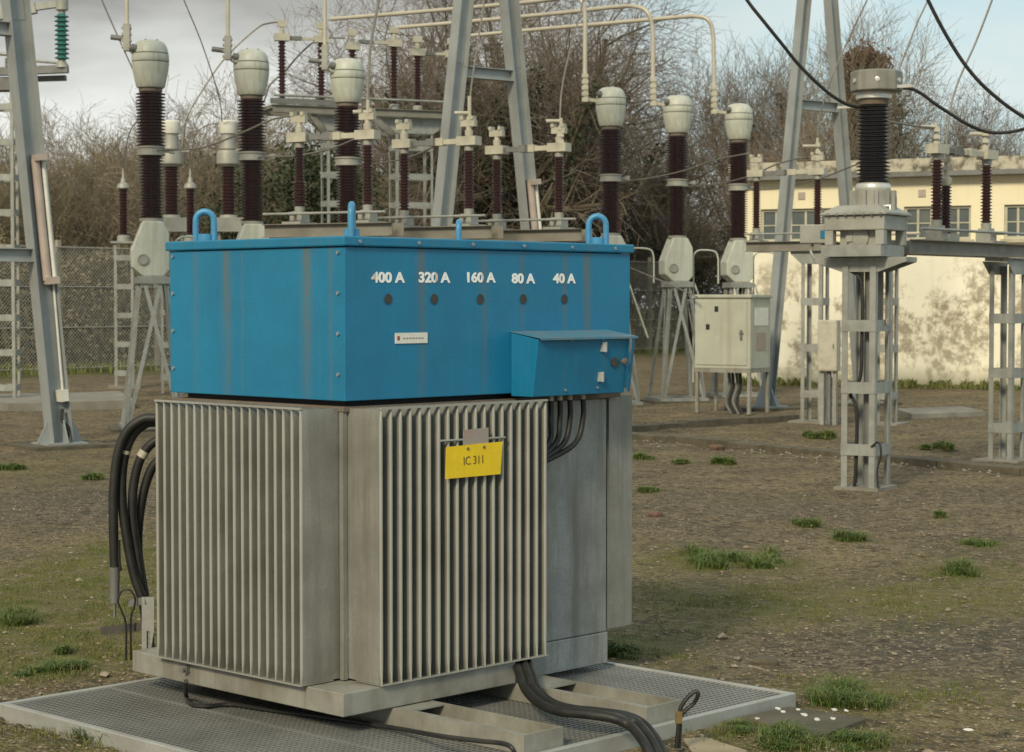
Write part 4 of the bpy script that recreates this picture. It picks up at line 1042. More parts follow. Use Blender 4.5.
def high_switch(p1, p2, lab, first):
    (x1, y10, y11, D1), (x2, y20, y21, D2) = p1, p2
    a = P(x1, 300, D1); b = P(x2, 300, D2); base = Vector((a.x, a.y, 0)); d = b - a; rz = math.atan2(d.y, d.x); L = Vector((d.x, d.y)).length
    T = thing('high_disconnector', lab, 'disconnector', (a.x, a.y, PZB), rz, 'disconnectors on the high platform')
    for x, yb, yt, D in ((0, y10, y11, D1), (L, y20, y21, D2)):
        z0 = .01; z1 = P(0, yt, D).z - PZB
        MB().lathe([(.09, 0.006), (.09, .08), (.07, .1)], (x, 0, 0), 14).build('insulator_foot', 'cast', T)
        MB().lathe(sheds(.1, z1, .045, .072, 17), (x, 0, 0), 16).build('insulator', 'porcelain', T)
        MB().bb(x - .13, x + .13, -.08, .08, z1 + .001, z1 + .13).build('contact_head', 'cream', T)
        MB().lathe([(.04, z1 + .131), (.05, z1 + .2), (.03, z1 + .21), (.03, z1 + .25)], (x, 0, 0), 12).bb(x - .08, x + .08, -.04, .04, z1 + .25, z1 + .36).build('terminal', 'cream', T)
        zz = z1
    s = L / 2
    MB().bb(.13, s, -.04, .04, zz + .03, zz + .10).build('contact_arm', 'galv_dark', T)
    MB().bb(s + .001, L - .13, -.03, .03, zz + .04, zz + .09).build('contact_arm', 'cream', T)
high_switch((283, 94, 41, 35.9), (322, 96, 43, 36.1), 'high disconnector at the left end of the platform, against the grey sky', 1)
high_switch((353, 96, 50, 36.4), (394.5, 94, 47, 36.7), 'high disconnector behind the third left breaker head', 1)
high_switch((418, 98, 56, 37.0), (452, 99, 58, 37.2), 'high disconnector at the gantry end of the platform', 1)

# left edge switch with green glass insulators -----------------------------------
def left_switch():
    D = 31.5
    g = P(4, 300, D); T = thing('pole_switch', 'raised steel platform at the left edge carrying green glass insulators', 'switch', (g.x, g.y, 0))
    X = Matrix.Translation((-g.x, -g.y, 0))
    MB(X).bar(P(-60, 74, D), P(68, 69, D), .14, .12, (0, 0, 1)).bar(P(-60, 82, D + .2), P(66, 78, D + .2), .12, .08, (0, 0, 1)).build('deck_beam', 'galv_dark', T)
    MB(X).bar(P(-70, 28, D), P(36, 8, D), .14, .16, (0, 0, 1)).bar(P(30, 8, D), P(66, 3, D), .1, .1, (0, 0, 1)).build('upper_beam', 'galv', T)
    MB(X).tube([P(-30, 60, D), P(-10, 53, D), P(16, 55, D)], .03, 8).tube([P(6, 58, D), P(6, 72, D)], .02, 8).tube([P(36, 61, D), P(60, 63, D)], .022, 8).build('contact_arm', 'galv', T)
    for px, y0, y1 in ((62, 60, 14), (14, 68, 30)):
        b, t = P(px, y0, D), P(px, y1, D)
        MB(X).lathe(sheds(0, t.z - b.z, .065, .115, 10), b, 18).build('glass_insulator', 'glass_green', T)
        MB(X).lathe([(.11, -.12), (.10, -.08), (.05, -.005), (.05, 0)], b, 14).build('insulator_fitting', 'cast', T)
        MB(X).lathe([(.05, 0), (.06, .05), (.1, .06), (.1, .35)], t, 14).build('insulator_fitting', 'cast', T)
    lattice('c', T, 0, 0, 0, P(0, 90, D).z, .42, .34, 9)
    MB(X).prism([(g.x - .5, P(0, 79, D).z), (g.x - .2, P(0, 91, D).z), (g.x + .2, P(0, 91, D).z), (g.x + .5, P(0, 79, D).z)], g.y - .18, g.y + .18).build('head_gusset', 'galv_dark', T)
left_switch()

# surge arresters and instrument transformers behind the left breaker ---------------
def arrester(px, D, lab, col):
    g = P(px, 300, D); T = thing('surge_arrester', lab, 'insulator', (g.x, g.y, 0), R(10), 'slim pointed insulators behind the left breaker')
    z0, z1 = P(px, 235, D).z, P(px, 189, D).z
    MB().lathe(sheds(z0, z1, .06, .10, 15), seg=18).build('insulator', 'porcelain', T)
    MB().lathe([(.11, z1), (.125, z1 + .02), (.10, z1 + .09), (.05, z1 + .12), (.04, z1 + .2), (.022, z1 + .22), (.012, z1 + .38)], seg=16).build('pointed_cap', 'cast', T)
    MB().lathe([(.12, z0 - .12), (.12, z0 - .03), (.08, z0)], seg=14).build('insulator_foot', 'cast', T)
    lattice('c', T, 0, 0, 0, z0 - .16, .36, .30, 5)
    MB().bb(-.24, .24, -.2, .2, z0 - .16, z0 - .1205).build('top_plate', 'galv', T)
    MB().bb(-.3, .3, -.28, .28, -.03, .03).build('foot_slab', 'concrete', T)
arrester(124, 37.8, 'slim insulator with pointed cap on a ladder-like column left of the leftmost breaker', 1)
arrester(191, 37.2, 'slim insulator with pointed cap beside the left blue lifting lug', 1)
def vt(px, D, lab):
    g = P(px, 300, D); T = thing('instrument_transformer', lab, 'transformer', (g.x, g.y, 0), R(10), 'small instrument transformers behind the left breaker')
    z = lambda y: P(px, y, D).z
    MB().lathe([(.155, z(134)), (.165, z(133)), (.165, z(122)), (.14, z(120.5)), (0, z(120))], seg=22).build('cap', 'white_plastic', T)
    MB().lathe([(.12, z(150)), (.15, z(149)), (.13, z(142)), (.13, z(134))], seg=20).build('neck', 'cast', T)
    MB().lathe([(.15, z(167)), (.21, z(164)), (.21, z(154)), (.19, z(151)), (.13, z(150))], seg=20).bb(-.05, .32, -.06, .06, z(152), z(149)).build('bell', 'cast', T)
    MB().lathe(sheds(z(215), z(167), .10, .14, 14), seg=20).build('insulator', 'porcelain', T)
    MB().bb(-.26, .26, -.26, .26, z(232), z(218)).lathe([(.17, z(218)), (.15, z(215))], seg=18).build('tank', 'cast', T)
    lattice('c', T, 0, 0, 0, z(232) - .001, .4, .34, 5)
vt(172, 35.5, 'small instrument transformer with white cap just right of the leftmost breaker')
vt(229, 36.3, 'small instrument transformer with white cap just left of the middle breaker pole')

# the instrument transformer on its pedestal --------------------------------------
def build_ct():
    D = 17.5; g = P(865.5, 300, D); rz = R(-32)
    z = lambda y: P(866, y, D).z
    O = (.05, .032, 0)
    T = thing('current_transformer', 'instrument transformer with black ribbed insulator and drum head on a lattice pedestal', 'current transformer', (g.x, g.y, 0), rz)
    H = MB().lathe([(.18, z(93.5)), (.222, z(92)), (.226, z(91)), (.226, z(73)), (.215, z(71.5)), (.1, z(70.5)), (0, z(70.3))], (.08, .02, 0), 8, Matrix.Rotation(R(22), 3, 'Z'), False).build('drum_head', 'drum', T, bevel=.012)
    for a in (200, 262, 322): MB().lathe([(.022, 0), (.022, .012), (.014, .014)], (.08 + .212 * math.cos(R(a + 32)), .02 + .212 * math.sin(R(a + 32)), z(82)), 12, Matrix.Rotation(R(a + 32), 3, 'Z') @ Matrix.Rotation(R(90), 3, 'Y')).build('stud', 'alu', H)
    MB().bb(.2, .42, -.03, .03, z(90), z(87)).build('terminal_bar', 'alu', T)
    MB().bb(-.26, -.08, -.03, .03, z(107.5), z(105)).build('terminal_bar', 'alu', T)
    MB().lathe([(.13, z(100)), (.155, z(99)), (.155, z(95)), (.18, z(94)), (.18, z(93.6))], O, seg=26).build('upper_ring', 'alu', T)
    MB().lathe([(.125, z(105)), (.13, z(100.1))], O, seg=22).build('collar', 'rusty', T)
    MB().lathe(sheds(z(183), z(105), .112, .152, 21), O, seg=30).build('insulator', 'porcelain_black', T)
    MB().lathe([(.15, z(191)), (.155, z(190)), (.155, z(186)), (.135, z(183))], O, seg=28).build('lower_ring', 'alu', T)
    nk = MB()
    for k in range(12):
        a = k * math.pi / 6; nk.box((O[0] + .185 * math.cos(a), O[1] + .185 * math.sin(a), z(201)), (.04, .03, z(191) - z(211)), Matrix.Rotation(a, 3, 'Z'))
    nk.lathe([(.178, z(211)), (.178, z(191.2))], O, seg=24).build('ribbed_neck', 'cast', T)
    w = .275
    vs = [(sx * (w + .03), sy * (w + .03), z(214)) for sx, sy in ((-1, -1), (1, -1), (1, 1), (-1, 1))] + [(sx * .19, sy * .19, z(206)) for sx, sy in ((-1, -1), (1, -1), (1, 1), (-1, 1))]
    hip = MB().add(vs, [(3, 2, 1, 0), (4, 5, 6, 7), (0, 1, 5, 4), (1, 2, 6, 5), (2, 3, 7, 6), (3, 0, 4, 7)]).bb(-w - .03, w + .03, -w - .03, w + .03, z(216), z(214.1))
    hip.build('tank_lid', 'cast', T, bevel=.004)
    for sx in (-1, 1):
        MB().tube([(sx * .26, -.1 * sx, z(213)), (sx * .26, -.1 * sx, z(207)), (sx * .2, -.1 * sx, z(207))], .012, 8).build('lifting_eye', 'alu', T)
    tk = MB().bb(-w, w, -w, w, z(231), z(216.1)).build('tank', 'cast', T, bevel=.008)
    for i in range(7):
        MB().bb(-w + .04 + i * .08, -w + .06 + i * .08, -w - .04, -w - .03, z(216.6), z(214.6)).build('bolt', 'galv_dark', tk)
    for sx in (-1, 1):
        for sy in (-1, 1): MB().bb(sx * (w - .08), sx * (w - .005), sy * (w - .08), sy * (w - .005), z(245), z(231.1)).build('stub_leg', 'cast', T)
    MB().bb(-.17, .17, -.17, .17, z(245), z(231.1)).lathe([(.10, 0), (.10, .02), (.05, .03)], (.0, -.17, z(238)), 14, Matrix.Rotation(R(90), 3, 'X')).bb(-.1, -.04, -.21, -.171, z(242), z(236)).build('lower_casing', 'cast', T)
    MB().bb(-w - .02, w - .02, -w - .02, w - .02, z(257), z(245.5)).build('base_channel', 'galv', T)
    MB().bb(-w - .30, -w - .021, -.12, .02, z(243), z(224)).build('terminal_case', 'cast', T, bevel=.01)
    MB().bb(-w - .10, -w - .045, -.128, -.1205, z(238), z(230)).build('blue_label', 'blue_plain', T)
    MB().tube(spline([(-w - .2, -.06, z(243)), (-w - .21, -.07, z(252)), (-w - .12, -.1, z(262)), (-w + .0, -.1, z(266)), (-.13, -.1, z(263))], 6), .014, 8).build('conduit', 'galv', T)
    # cross head and pedestal
    MB().bb(-.42, .42, -.13, .13, z(262), z(257.5)).prism([(-.42, z(262.1)), (-.17, z(272)), (.17, z(272)), (.42, z(262.1))], -.14, -.13).prism([(-.42, z(262.1)), (-.17, z(272)), (.17, z(272)), (.42, z(262.1))], .13, .14).build('cross_head', 'galv', T)
    lattice('c', T, 0, .03, .02, z(266), .31, .37, 3, a=.055)
    MB().bb(-.205, .205, -.2, .26, -.04, .02).build('foot_slab', 'concrete', T)
    MB().tube([(.03, .02, .02), (.03, .02, z(262.5))], .045, 12).build('cable_pipe', 'galv_dark', T)
    q = spline([(-.12, -.08, z(270)), (-.03, -.1, z(276)), (.01, -.1, z(290)), (.01, -.1, z(340)), (.0, -.1, z(375)), (-.06, -.1, z(388)), (-.1, -.08, z(395)), (-.06, -.09, z(402)), (-.03, -.1, z(420)), (-.04, -.1, z(470)), (-.05, -.1, .02)], 6)
    MB().tube(q, .016, 8).build('cable', 'rubber', T)
    q = spline([(.13, -.17, z(445)), (.2, -.17, z(440)), (.22, -.17, z(452)), (.19, -.17, z(466)), (.19, -.17, z(478)), (.2, -.17, .02)], 6)
    MB().tube(q, .009, 6).build('earth_strap', 'rubber', T)
    q = spline([(-.17, .0, z(440)), (-.2, -.02, z(455)), (-.19, -.02, .02)], 5); MB().tube(q, .009, 6).build('earth_strap', 'rubber', T)
    MB().bb(.0, .10, .161, .168, z(325), z(272)).build('back_plate', 'galv', T)
    MB().lathe([(.03, 0), (.03, .006)], (.17, .08, z(322)), 12, Matrix.Rotation(R(90), 3, 'Y')).build('round_tag', 'pink_pvc', T)
build_ct()

def junction_box():
    D = 26.4; g = P(829, 371, D); T = thing('junction_box', 'cream junction box fixed between the lattice column and the pedestal', 'junction box', (g.x, g.y, 0), R(-25))
    z0, z1 = P(829, 371, D).z, P(829, 320, D).z
    b = MB().bb(-.13, .13, -.1, .1, z0, z1).build('case', 'cream', T, bevel=.012)
    MB().bb(-.11, .11, -.106, -.1, z0 + .02, z1 - .02).build('door', 'cream', T)
    MB().bb(.08, .095, -.118, -.107, z0 + .3, z0 + .36).build('handle', 'galv_dark', T)
    MB().bb(-.11, -.06, -.04, .04, 0, z0 - .001).bb(.06, .11, -.04, .04, 0, z0 - .001).build('stand', 'galv', T)
    MB().tube([(0, 0, 0), (0, 0, z0)], .035, 8).build('conduit', 'galv_dark', T)
junction_box()

def cabinet():
    D = 28.8; c = P(750.5, 300, D); rz = R(-33)
    T = thing('control_cabinet', 'grey-beige control cabinet on a four-legged frame beside the right breaker', 'cabinet', (c.x, c.y, 0), rz)
    W, Dp = .90, .66; z0 = P(747, 369, D).z; z1 = P(747, 298, D).z
    b = MB().bb(-W, 0, 0, Dp, z0, z1).build('case', 'cabinet', T, bevel=.006)
    MB().bb(-W - .03, .03, -.03, Dp + .03, z1 + .001, z1 + .05).build('roof', 'cabinet', T, bevel=.01)
    d = MB().bb(-W + .03, -.05, -.014, -.001, z0 + .05, z1 - .05).build('door', 'cabinet', T, bevel=.004)
    for x, z in ((-W + .36, z1 - .16), (-W + .22, z1 - .42)): MB().bb(x - .03, x + .03, -.019, -.0145, z - .04, z + .04).build('inspection_window', 'dark', d)
    MB().bb(-.15, -.12, -.04, -.0145, z0 + .42, z0 + .56).bb(-.17, -.1, -.03, -.0145, z0 + .5, z0 + .52).build('handle', 'galv_dark', d)
    MB().bb(.001, .006, .14, Dp - .08, z1 - .40, z1 - .14).build('side_plate', 'white_plastic', T)
    MB().bb(.001, .006, .18, Dp - .16, z1 - .76, z1 - .50).build('side_plate', 'hanger', T)
    for x in (-W + .03, -.03):
        for y in (.03, Dp - .03): MB().bb(x - .022, x + .022, y - .022, y + .022, 0, z0 - .06).build('leg', 'skid', T)
    MB().bb(-W, 0, 0, .05, z0 - .06, z0 - .001).bb(-W, 0, Dp - .05, Dp, z0 - .06, z0 - .001).bb(-.05, 0, .05, Dp - .05, z0 - .06, z0 - .001).bb(-W, -W + .05, .05, Dp - .05, z0 - .06, z0 - .001).build('frame', 'skid', T)
    for i in range(4):
        x = -.5 + i * .06; MB().tube(spline([(x, .3, z0), (x + .02, .3, z0 * .6), (x - .03, .28, z0 * .25), (x + .05, .3, -.02)], 5), .025, 8).build('cable', 'rubber' if i % 2 else 'galv_dark', T)
cabinet()

# ---------------------------------------------------------------- conductors
WIRES = [
 ('thin', [(99, -12, 26), (102, 0, 26), (115, 30, 26), (134, 72, 25.8)], 'thin wire slanting down to the leftmost pale breaker head', 'wire'),
 ('thin', [(180, -15, 34), (184, 0, 34), (202, 44, 34.6), (219, 97, 35.6), (222, 122, 36.1)], 'thin wire slanting down to the white cap beside the middle breaker pole', 'wire'),
 ('mid', [(284, 22, 35.9), (270, 23, 35.9), (256, 29, 35.8), (225, 58, 35.7), (202, 91, 35.6), (187, 117, 35.5), (183, 137, 35.5), (182, 147, 35.4)], 'curved cable from the high platform down to the white capped unit by the leftmost breaker', 'cable'),
 ('mid', [(345, 38, 36.2), (320, 39, 36.2), (302, 52, 36.2), (285, 71, 36.2), (270, 85, 36.1), (262, 104, 36.2), (240, 122, 36.3)], 'curved cable drooping behind the middle breaker head from the high platform', 'cable'),
 ('thin', [(157, 150.5, 25.7), (175, 150, 25.2), (200, 148, 24), (222, 141, 23), (246, 131, 22), (274, 119, 21), (300, 115.5, 20.65)], 'wire rising from the leftmost breaker flange to the first brown disconnector post', 'wire'),
 ('thin', [(258, 158, 26.6), (263, 157, 26.5), (293, 156, 25), (312, 153, 23.5), (330, 149, 22), (355, 139, 20.6), (366, 134, 20.4)], 'wire rising from the middle left breaker flange to the second disconnector post', 'wire'),
 ('thin', [(354, 165, 27.5), (374, 163.5, 26.5), (398, 160, 24.5), (418, 154, 22.5), (440, 144, 21.6), (462, 138, 21.2)], 'wire rising from the third left breaker flange towards the gantry leg', 'wire'),
 ('thin', [(124, 172, 37.8), (125, 155, 37.7), (127.5, 140, 37.5), (133, 126, 37), (146, 112, 36.5)], 'thin wire standing up from the pointed insulator left of the leftmost breaker', 'wire'),
 ('thin', [(191, 172, 37.2), (192.5, 155, 37.1), (194, 138, 37), (202, 128, 36.8), (212, 124, 36.6), (222, 123, 36.3)], 'thin wire arching from the pointed insulator by the blue lug to the white cap', 'wire'),
 ('thin', [(616, 182, 31.4), (635, 180, 31), (656, 177, 30.3), (686, 170, 29.5), (715, 160, 28.7), (750, 153, 27.7)], 'wire rising from the breaker flange nearest the blue lug to the post before the building', 'wire'),
 ('thin', [(682, 186.5, 32.6), (700, 186, 32), (718, 184, 31), (750, 176, 29.5), (775, 165, 28.2), (800, 158, 27.5), (815, 157, 27.2)], 'wire from the middle right breaker flange passing the right gantry to the second post', 'wire'),
 ('thin', [(744, 190, 34), (775, 189, 33), (800, 184, 31), (822, 178, 29), (850, 167, 27), (870, 160, 25.5)], 'wire from the rightmost breaker flange running behind the black insulator', 'wire'),
 ('thick', [(735, -22, 17.2), (747, 0, 17.2), (765, 23, 17.2), (782, 44, 17.25), (800, 66, 17.3), (826, 91, 17.35), (846, 104, 17.4), (860, 107.5, 17.45)], 'thick black line sagging down to the left side of the drum headed instrument', 'power line'),
 ('thick', [(917, -25, 16.5), (928, 0, 16.5), (945, 33, 16.5), (966, 66, 16.5), (990, 92, 16.5), (1024, 117, 16.5), (1070, 138, 16.5), (1140, 150, 16.5)], 'thick black line falling from the top to the right edge without touching anything', 'power line'),
 ('thick', [(903, 88, 17.5), (912, 89, 17.5), (922, 94, 17.5), (934, 103, 17.5), (946, 111, 17.5), (969, 125, 17.5), (992, 132.5, 17.5), (1024, 129, 17.4), (1080, 108, 17.2)], 'thick black line leaving the drum head to the right in a low sag', 'power line'),
 ('thin', [(872, -15, 27), (867, 0, 27), (849, 38, 27.1), (829, 85, 27.1), (819, 122, 27.15), (817.5, 150, 27.15)], 'thin wire dropping past the right gantry to the second post before the building', 'wire'),
 ('thin', [(934, -15, 24), (928, 0, 24), (916, 26, 24), (899, 70, 24), (888, 100, 24), (880, 150, 25)], 'thin wire dropping steeply behind the drum head', 'wire'),
 ('thin', [(996, -15, 20), (992, 0, 20), (975, 44, 20), (957, 85, 19.9), (948, 123, 19.8), (945.5, 172, 19.75)], 'thin wire dropping to the thin insulator behind the left ribbed post', 'wire'),
 ('thin', [(868, 118, 18.4), (892, 122, 18.6), (915, 126, 19), (936, 128, 19.4)], 'short thin wire from the black insulator to the left ribbed post', 'wire'),
 ('mid', [(382, -15, 21), (379, 0, 21), (371, 44, 20.7), (368, 88, 20.5), (367.5, 128, 20.35)], 'conductor hanging from above to the second brown disconnector post', 'wire'),
 ('thin', [(486, -15, 22), (483, 9, 22), (474, 67, 21.6), (470, 100, 21.3), (469, 134, 21.2)], 'thin wire passing the crossbar of the middle gantry to the post below it', 'wire'),
 ('thin', [(586, -15, 23), (581, 10, 23), (570, 50, 22.6), (562, 88, 22.2), (560, 120, 22.1), (559, 143, 22.1)], 'thin wire hanging down to the disconnector post left of the right breaker', 'wire'),
 ('thin', [(628, 267, 31), (650, 276, 31), (680, 289, 29.5), (697, 297, 29)], 'thin low wire from behind the transformer down to the grey cabinet roof', 'wire'),
]
for kind, pts, lab, cat in WIRES:
    q = spline([P(*p) for p in pts], 8)
    r, mt = {'thin': (.0105, 'wire'), 'mid': (.017, 'wire'), 'thick': (.016, 'rubber')}[kind]
    o = MB().tube(q, r, 6).build('conductor_wire', mt, loc=q[-1]); tag(o, lab, cat)
def top_fitting(px, y0, y1, ystub, D, lab):
    g = P(px, y1, D); T = thing('wire_clamp', lab, 'clamp', g); X = Matrix.Translation(-g)
    m = MB(X).tube([P(px, y0, D), P(px, y1, D)], .02, 8)
    for k in range(3): m.bar(P(px, y1 - 6 - k * 7, D), P(px, y1 - 2 - k * 7, D), .09, .06, (1, 0, 0))
    m.build('stem', 'cream', T); MB(X).tube([P(px, ystub, D), P(px - 15, ystub, D)], .02, 8).build('stub', 'cream', T)
top_fitting(368, 100, 133, 112, 20.34, 'cream wire clamp upright above the second brown disconnector post')
top_fitting(469.5, 96, 137, 113, 21.22, 'cream wire clamp upright on the post crossed by the left gantry leg')
top_fitting(561, 118, 146, 121, 22.1, 'cream wire clamp upright on the post left of the right breaker')
top_fitting(817.5, 138, 163, 146, 27.15, 'cream wire clamp upright on the second post before the building')
top_fitting(936, 122, 148, 127, 19.4, 'cream wire clamp on the left ribbed post at the right')
top_fitting(984.5, 134, 152, 134, 20.2, 'cream wire clamp on the right ribbed post at the right')

# ---------------------------------------------------------------- slabs, kerbs, building, fence
def quad_slab(name, pts, z1, z0, mat, lab, cat, bevel=.006, spots=None):
    q = [PZ(x, y, z1) for x, y in pts]
    c = sum(q, Vector()) / len(q); c.z = 0; n = len(q)
    vs = [p - c for p in q] + [Vector((p.x, p.y, z0)) - Vector((c.x, c.y, 0)) for p in q]
    m = MB().add(vs, [tuple(range(n - 1, -1, -1)), tuple(range(n, 2 * n))] + [(i, (i + 1) % n, (i + 1) % n + n, i + n) for i in range(n)])
    if not spots:
        o = m.build(name, mat, bevel=bevel); o.location = c; tag(o, lab, cat); return o
    T = thing(name, lab, cat, c); m.build('slab', mat, T, bevel=bevel)
    r = random.Random(4)
    for x, y, s in spots:
        p = PZ(x, y, z1) - c; k = 10
        vs = [(p.x + s * r.uniform(.7, 1.3) * math.cos(6.283 * i / k), p.y + s * r.uniform(.7, 1.3) * 2.0 * math.sin(6.283 * i / k), p.z + .0035) for i in range(k)]
        vs += [(a, b, p.z + .001) for a, b, _ in vs]
        MB().add(vs, [tuple(range(k)), ] + [(i, i + k, (i + 1) % k + k, (i + 1) % k) for i in range(k)]).build('lichen_spot', 'lichen', T)
quad_slab('concrete_cover', [(741, 716), (789, 706), (866, 718), (818, 736)], .05, -.02, 'concrete_dark', 'dark concrete cover with white spots at the tray corner', 'concrete cover',
          spots=[(778, 709, .011), (783, 712, .009), (798, 710, .009), (804, 715, .013), (817, 720, .011), (834, 710, .011), (846, 711, .009), (833, 719, .009), (757, 719, .008)])
quad_slab('kerb_stone', [(681, 737.5), (700, 735), (748, 750), (735, 760), (700, 760)], .03, -.02, 'pale_stone', 'pale stone block lying in front of the tray', 'stone block')
quad_slab('trench_cover', [(895, 408.5), (912, 414), (985, 411), (962, 406)], .06, -.02, 'concrete', 'flat grey concrete slab before the white wall', 'slab')
quad_slab('trench_cover', [(-40, 395), (8, 403), (135, 400), (120, 391)], .12, -.02, 'concrete', 'flat grey concrete slab behind the left gantry leg', 'slab')
def kerb(p, q, w, h, lab, mat='concrete_dark'):
    a, b = PZ(*p), PZ(*q); d = b - a; L = d.length; T = thing('kerb', lab, 'kerb', a, math.atan2(d.y, d.x))
    n = max(1, int(L / 1.0)); r = random.Random(int(p[0]))
    for i in range(n):
        x0 = L * i / n + .005; x1 = L * (i + 1) / n - .005; k = r.uniform(-.012, .012)
        MB().bb(x0, x1, k, w + k, -.05, h + r.uniform(-.012, .008)).build('kerb_stone', mat, T, bevel=.008)
kerb((560, 432), (1110, 483), .22, .07, 'long mossy concrete kerb crossing the yard behind the instrument pedestal')
kerb((560, 436), (800, 419), .18, .07, 'shorter concrete kerb in front of the grey cabinet')
def pale_stones():
    r = random.Random(8)
    for (px, py, s, mt, lab) in [(701, 710 + 20, .02, 'pale_stone', 'small pale stone beside the cable loop'), (656, 516, .05, 'brick', 'broken red brick lying right of the tank'), (643, 697 + 4, .04, 'rusty', 'dark brown stone at the far side of the tray'),
                                 (766, 665, .05, 'concrete_dark', 'dark flat stone beyond the tray corner'), (968, 732, .018, 'lichen', 'white pebble at the lower right'), (716, 449, .07, 'brick', 'reddish brick lying on the kerb')]:
        g = PZ(px, py); vs = []; n = 8
        for lev, k in ((-.3, .9), (.35, 1), (.7, .6)):
            for i in range(n): 
                a = 6.283 * i / n; vs.append((s * k * r.uniform(.8, 1.2) * 1.3 * math.cos(a), s * k * r.uniform(.8, 1.2) * math.sin(a), s * lev))
        o = MB().add(vs, [(j * n + i, j * n + (i + 1) % n, (j + 1) * n + (i + 1) % n, (j + 1) * n + i) for j in range(2) for i in range(n)] + [tuple(range(2 * n, 3 * n))]).build('stone', mt)
        o.location = g; tag(o, lab, 'stone')
M['brick'] = weathered('red_brick', (0.15, 0.085, 0.06), (0.1, 0.06, 0.045), 20, 0.9)
pale_stones()

def building():
    a, b = P(742, 300, 39.8), P(1100, 300, 37.0); d = b - a; rz = math.atan2(d.y, d.x); L = 14.0
    T = thing('white_building', 'low cream building with peeling paint and metal windows at the right', 'building', (a.x, a.y, 0), rz)
    def xx(px):      # wall coordinate of a pixel column
        k = (px - CX) / F; u = d.normalized(); return (k * a.y - a.x) / (u.x - k * u.y)
    zr, z1, z0 = 4.0, 3.44, 2.80
    wins = [(760, 834), (903, 970), (1003, 1070), (1105, 1170)]
    edges = [0.0]
    for p, q in wins: edges += [xx(p), xx(q)]
    edges.append(L)
    w = MB().bb(0, L, 0, 6.0, -.05, z0 - .001)
    w.bb(0, L, 0, 6.0, z1 + .001, zr)
    for i in range(0, len(edges), 2): w.bb(edges[i], edges[i + 1], 0, 6.0, z0, z1)
    w.build('wall', 'wall', T)
    for p, q in wins:
        x0, x1 = xx(p), xx(q)
        f = MB().bb(x0, x1, .06, .11, z0, z0 + .05).bb(x0, x1, .06, .11, z1 - .05, z1).bb(x0, x0 + .05, .06, .11, z0 + .05, z1 - .05).bb(x1 - .05, x1, .06, .11, z0 + .05, z1 - .05)
        n = 5
        for k in range(1, n):
            x = x0 + (x1 - x0) * k / n; f.bb(x - .022, x + .022, .075, .095, z0 + .05, z1 - .05)
        f.bb(x0 + .05, x1 - .05, .078, .092, (z0 + z1) / 2 - .012, (z0 + z1) / 2 + .012)
        W = f.build('window', 'window_frame', T)
        MB().bb(x0 + .02, x1 - .02, .097, .105, z0 + .02, z1 - .02).build('pane', 'glass_dark', W)
        MB().bb(x0 - .06, x1 + .06, -.06, .05, z0 - .07, z0 - .001).build('sill', 'parapet_clean', W)
    MB().bb(-.25, L + .25, -.28, 6.2, zr + .001, zr + .09).build('eaves', 'galv_dark', T)
    MB().bb(-.22, L + .22, -.24, 6.15, zr + .091, zr + .34).build('parapet', 'parapet', T, bevel=.01)
    for px in (801, 921): MB().bb(xx(px) - .07, xx(px) + .07, -.02, -.001, 3.62, 3.76).build('vent', 'pink_pvc', T)
    MB().tube([(-.12, .0, 0), (-.12, .0, zr)], .05, 10).build('drainpipe', 'white_plastic', T)
M['parapet_clean'] = weathered('sill_concrete', (0.5, 0.46, 0.35), (0.36, 0.32, 0.23), 6, 0.9)
building()

def fence():
    t0, t1 = -4.6, 24.0
    a = FA + FD * t0; T = thing('chain_link_fence', 'tall chain-link fence on slim posts at the back of the yard', 'fence', a, math.atan2(FD.y, FD.x))
    L = t1 - t0; h = 2.87
    m = MB(); r = .0035; s = .09
    n = int((L + h) / s)
    for sg in (1, -1):
        for i in range(n):
            x = i * s - (h if sg > 0 else 0)
            p0, p1 = (x, .05), (x + h - .05, h)
            if sg < 0: p0, p1 = (x + h, .05), (x + .05, h)
            xa, xb = p0[0], p1[0]
            # clip to the panel
            def at(xq): return p0[1] + (p1[1] - p0[1]) * (xq - p0[0]) / (p1[0] - p0[0])
            lo, hi = max(0, min(xa, xb)), min(L, max(xa, xb))
            if hi - lo < .05: continue
            m.bar((lo, sg * .003, at(lo)), (hi, sg * .003, at(hi)), 2 * r, 2 * r, (0, 1, 0))
    m.build('wire_mesh', 'fence_wire', T)
    for z in (.11, 1.03, 1.95, 2.84): MB().tube([(0, -.015, z), (L, -.015, z)], .012, 6).build('line_wire', 'fence_wire', T)
    x = .6
    while x < L:
        MB().bb(x - .05, x + .05, .01, .11, -.1, 3.0).build('fence_post', 'post_concrete', T); x += 2.9
M['fence_wire'] = weathered('fence_wire', (0.42, 0.41, 0.36), (0.3, 0.29, 0.25), 6, 0.6, 0.2)
M['post_concrete'] = weathered('fence_post_concrete', (0.36, 0.33, 0.26), (0.26, 0.24, 0.18), 5, 0.9)
fence()

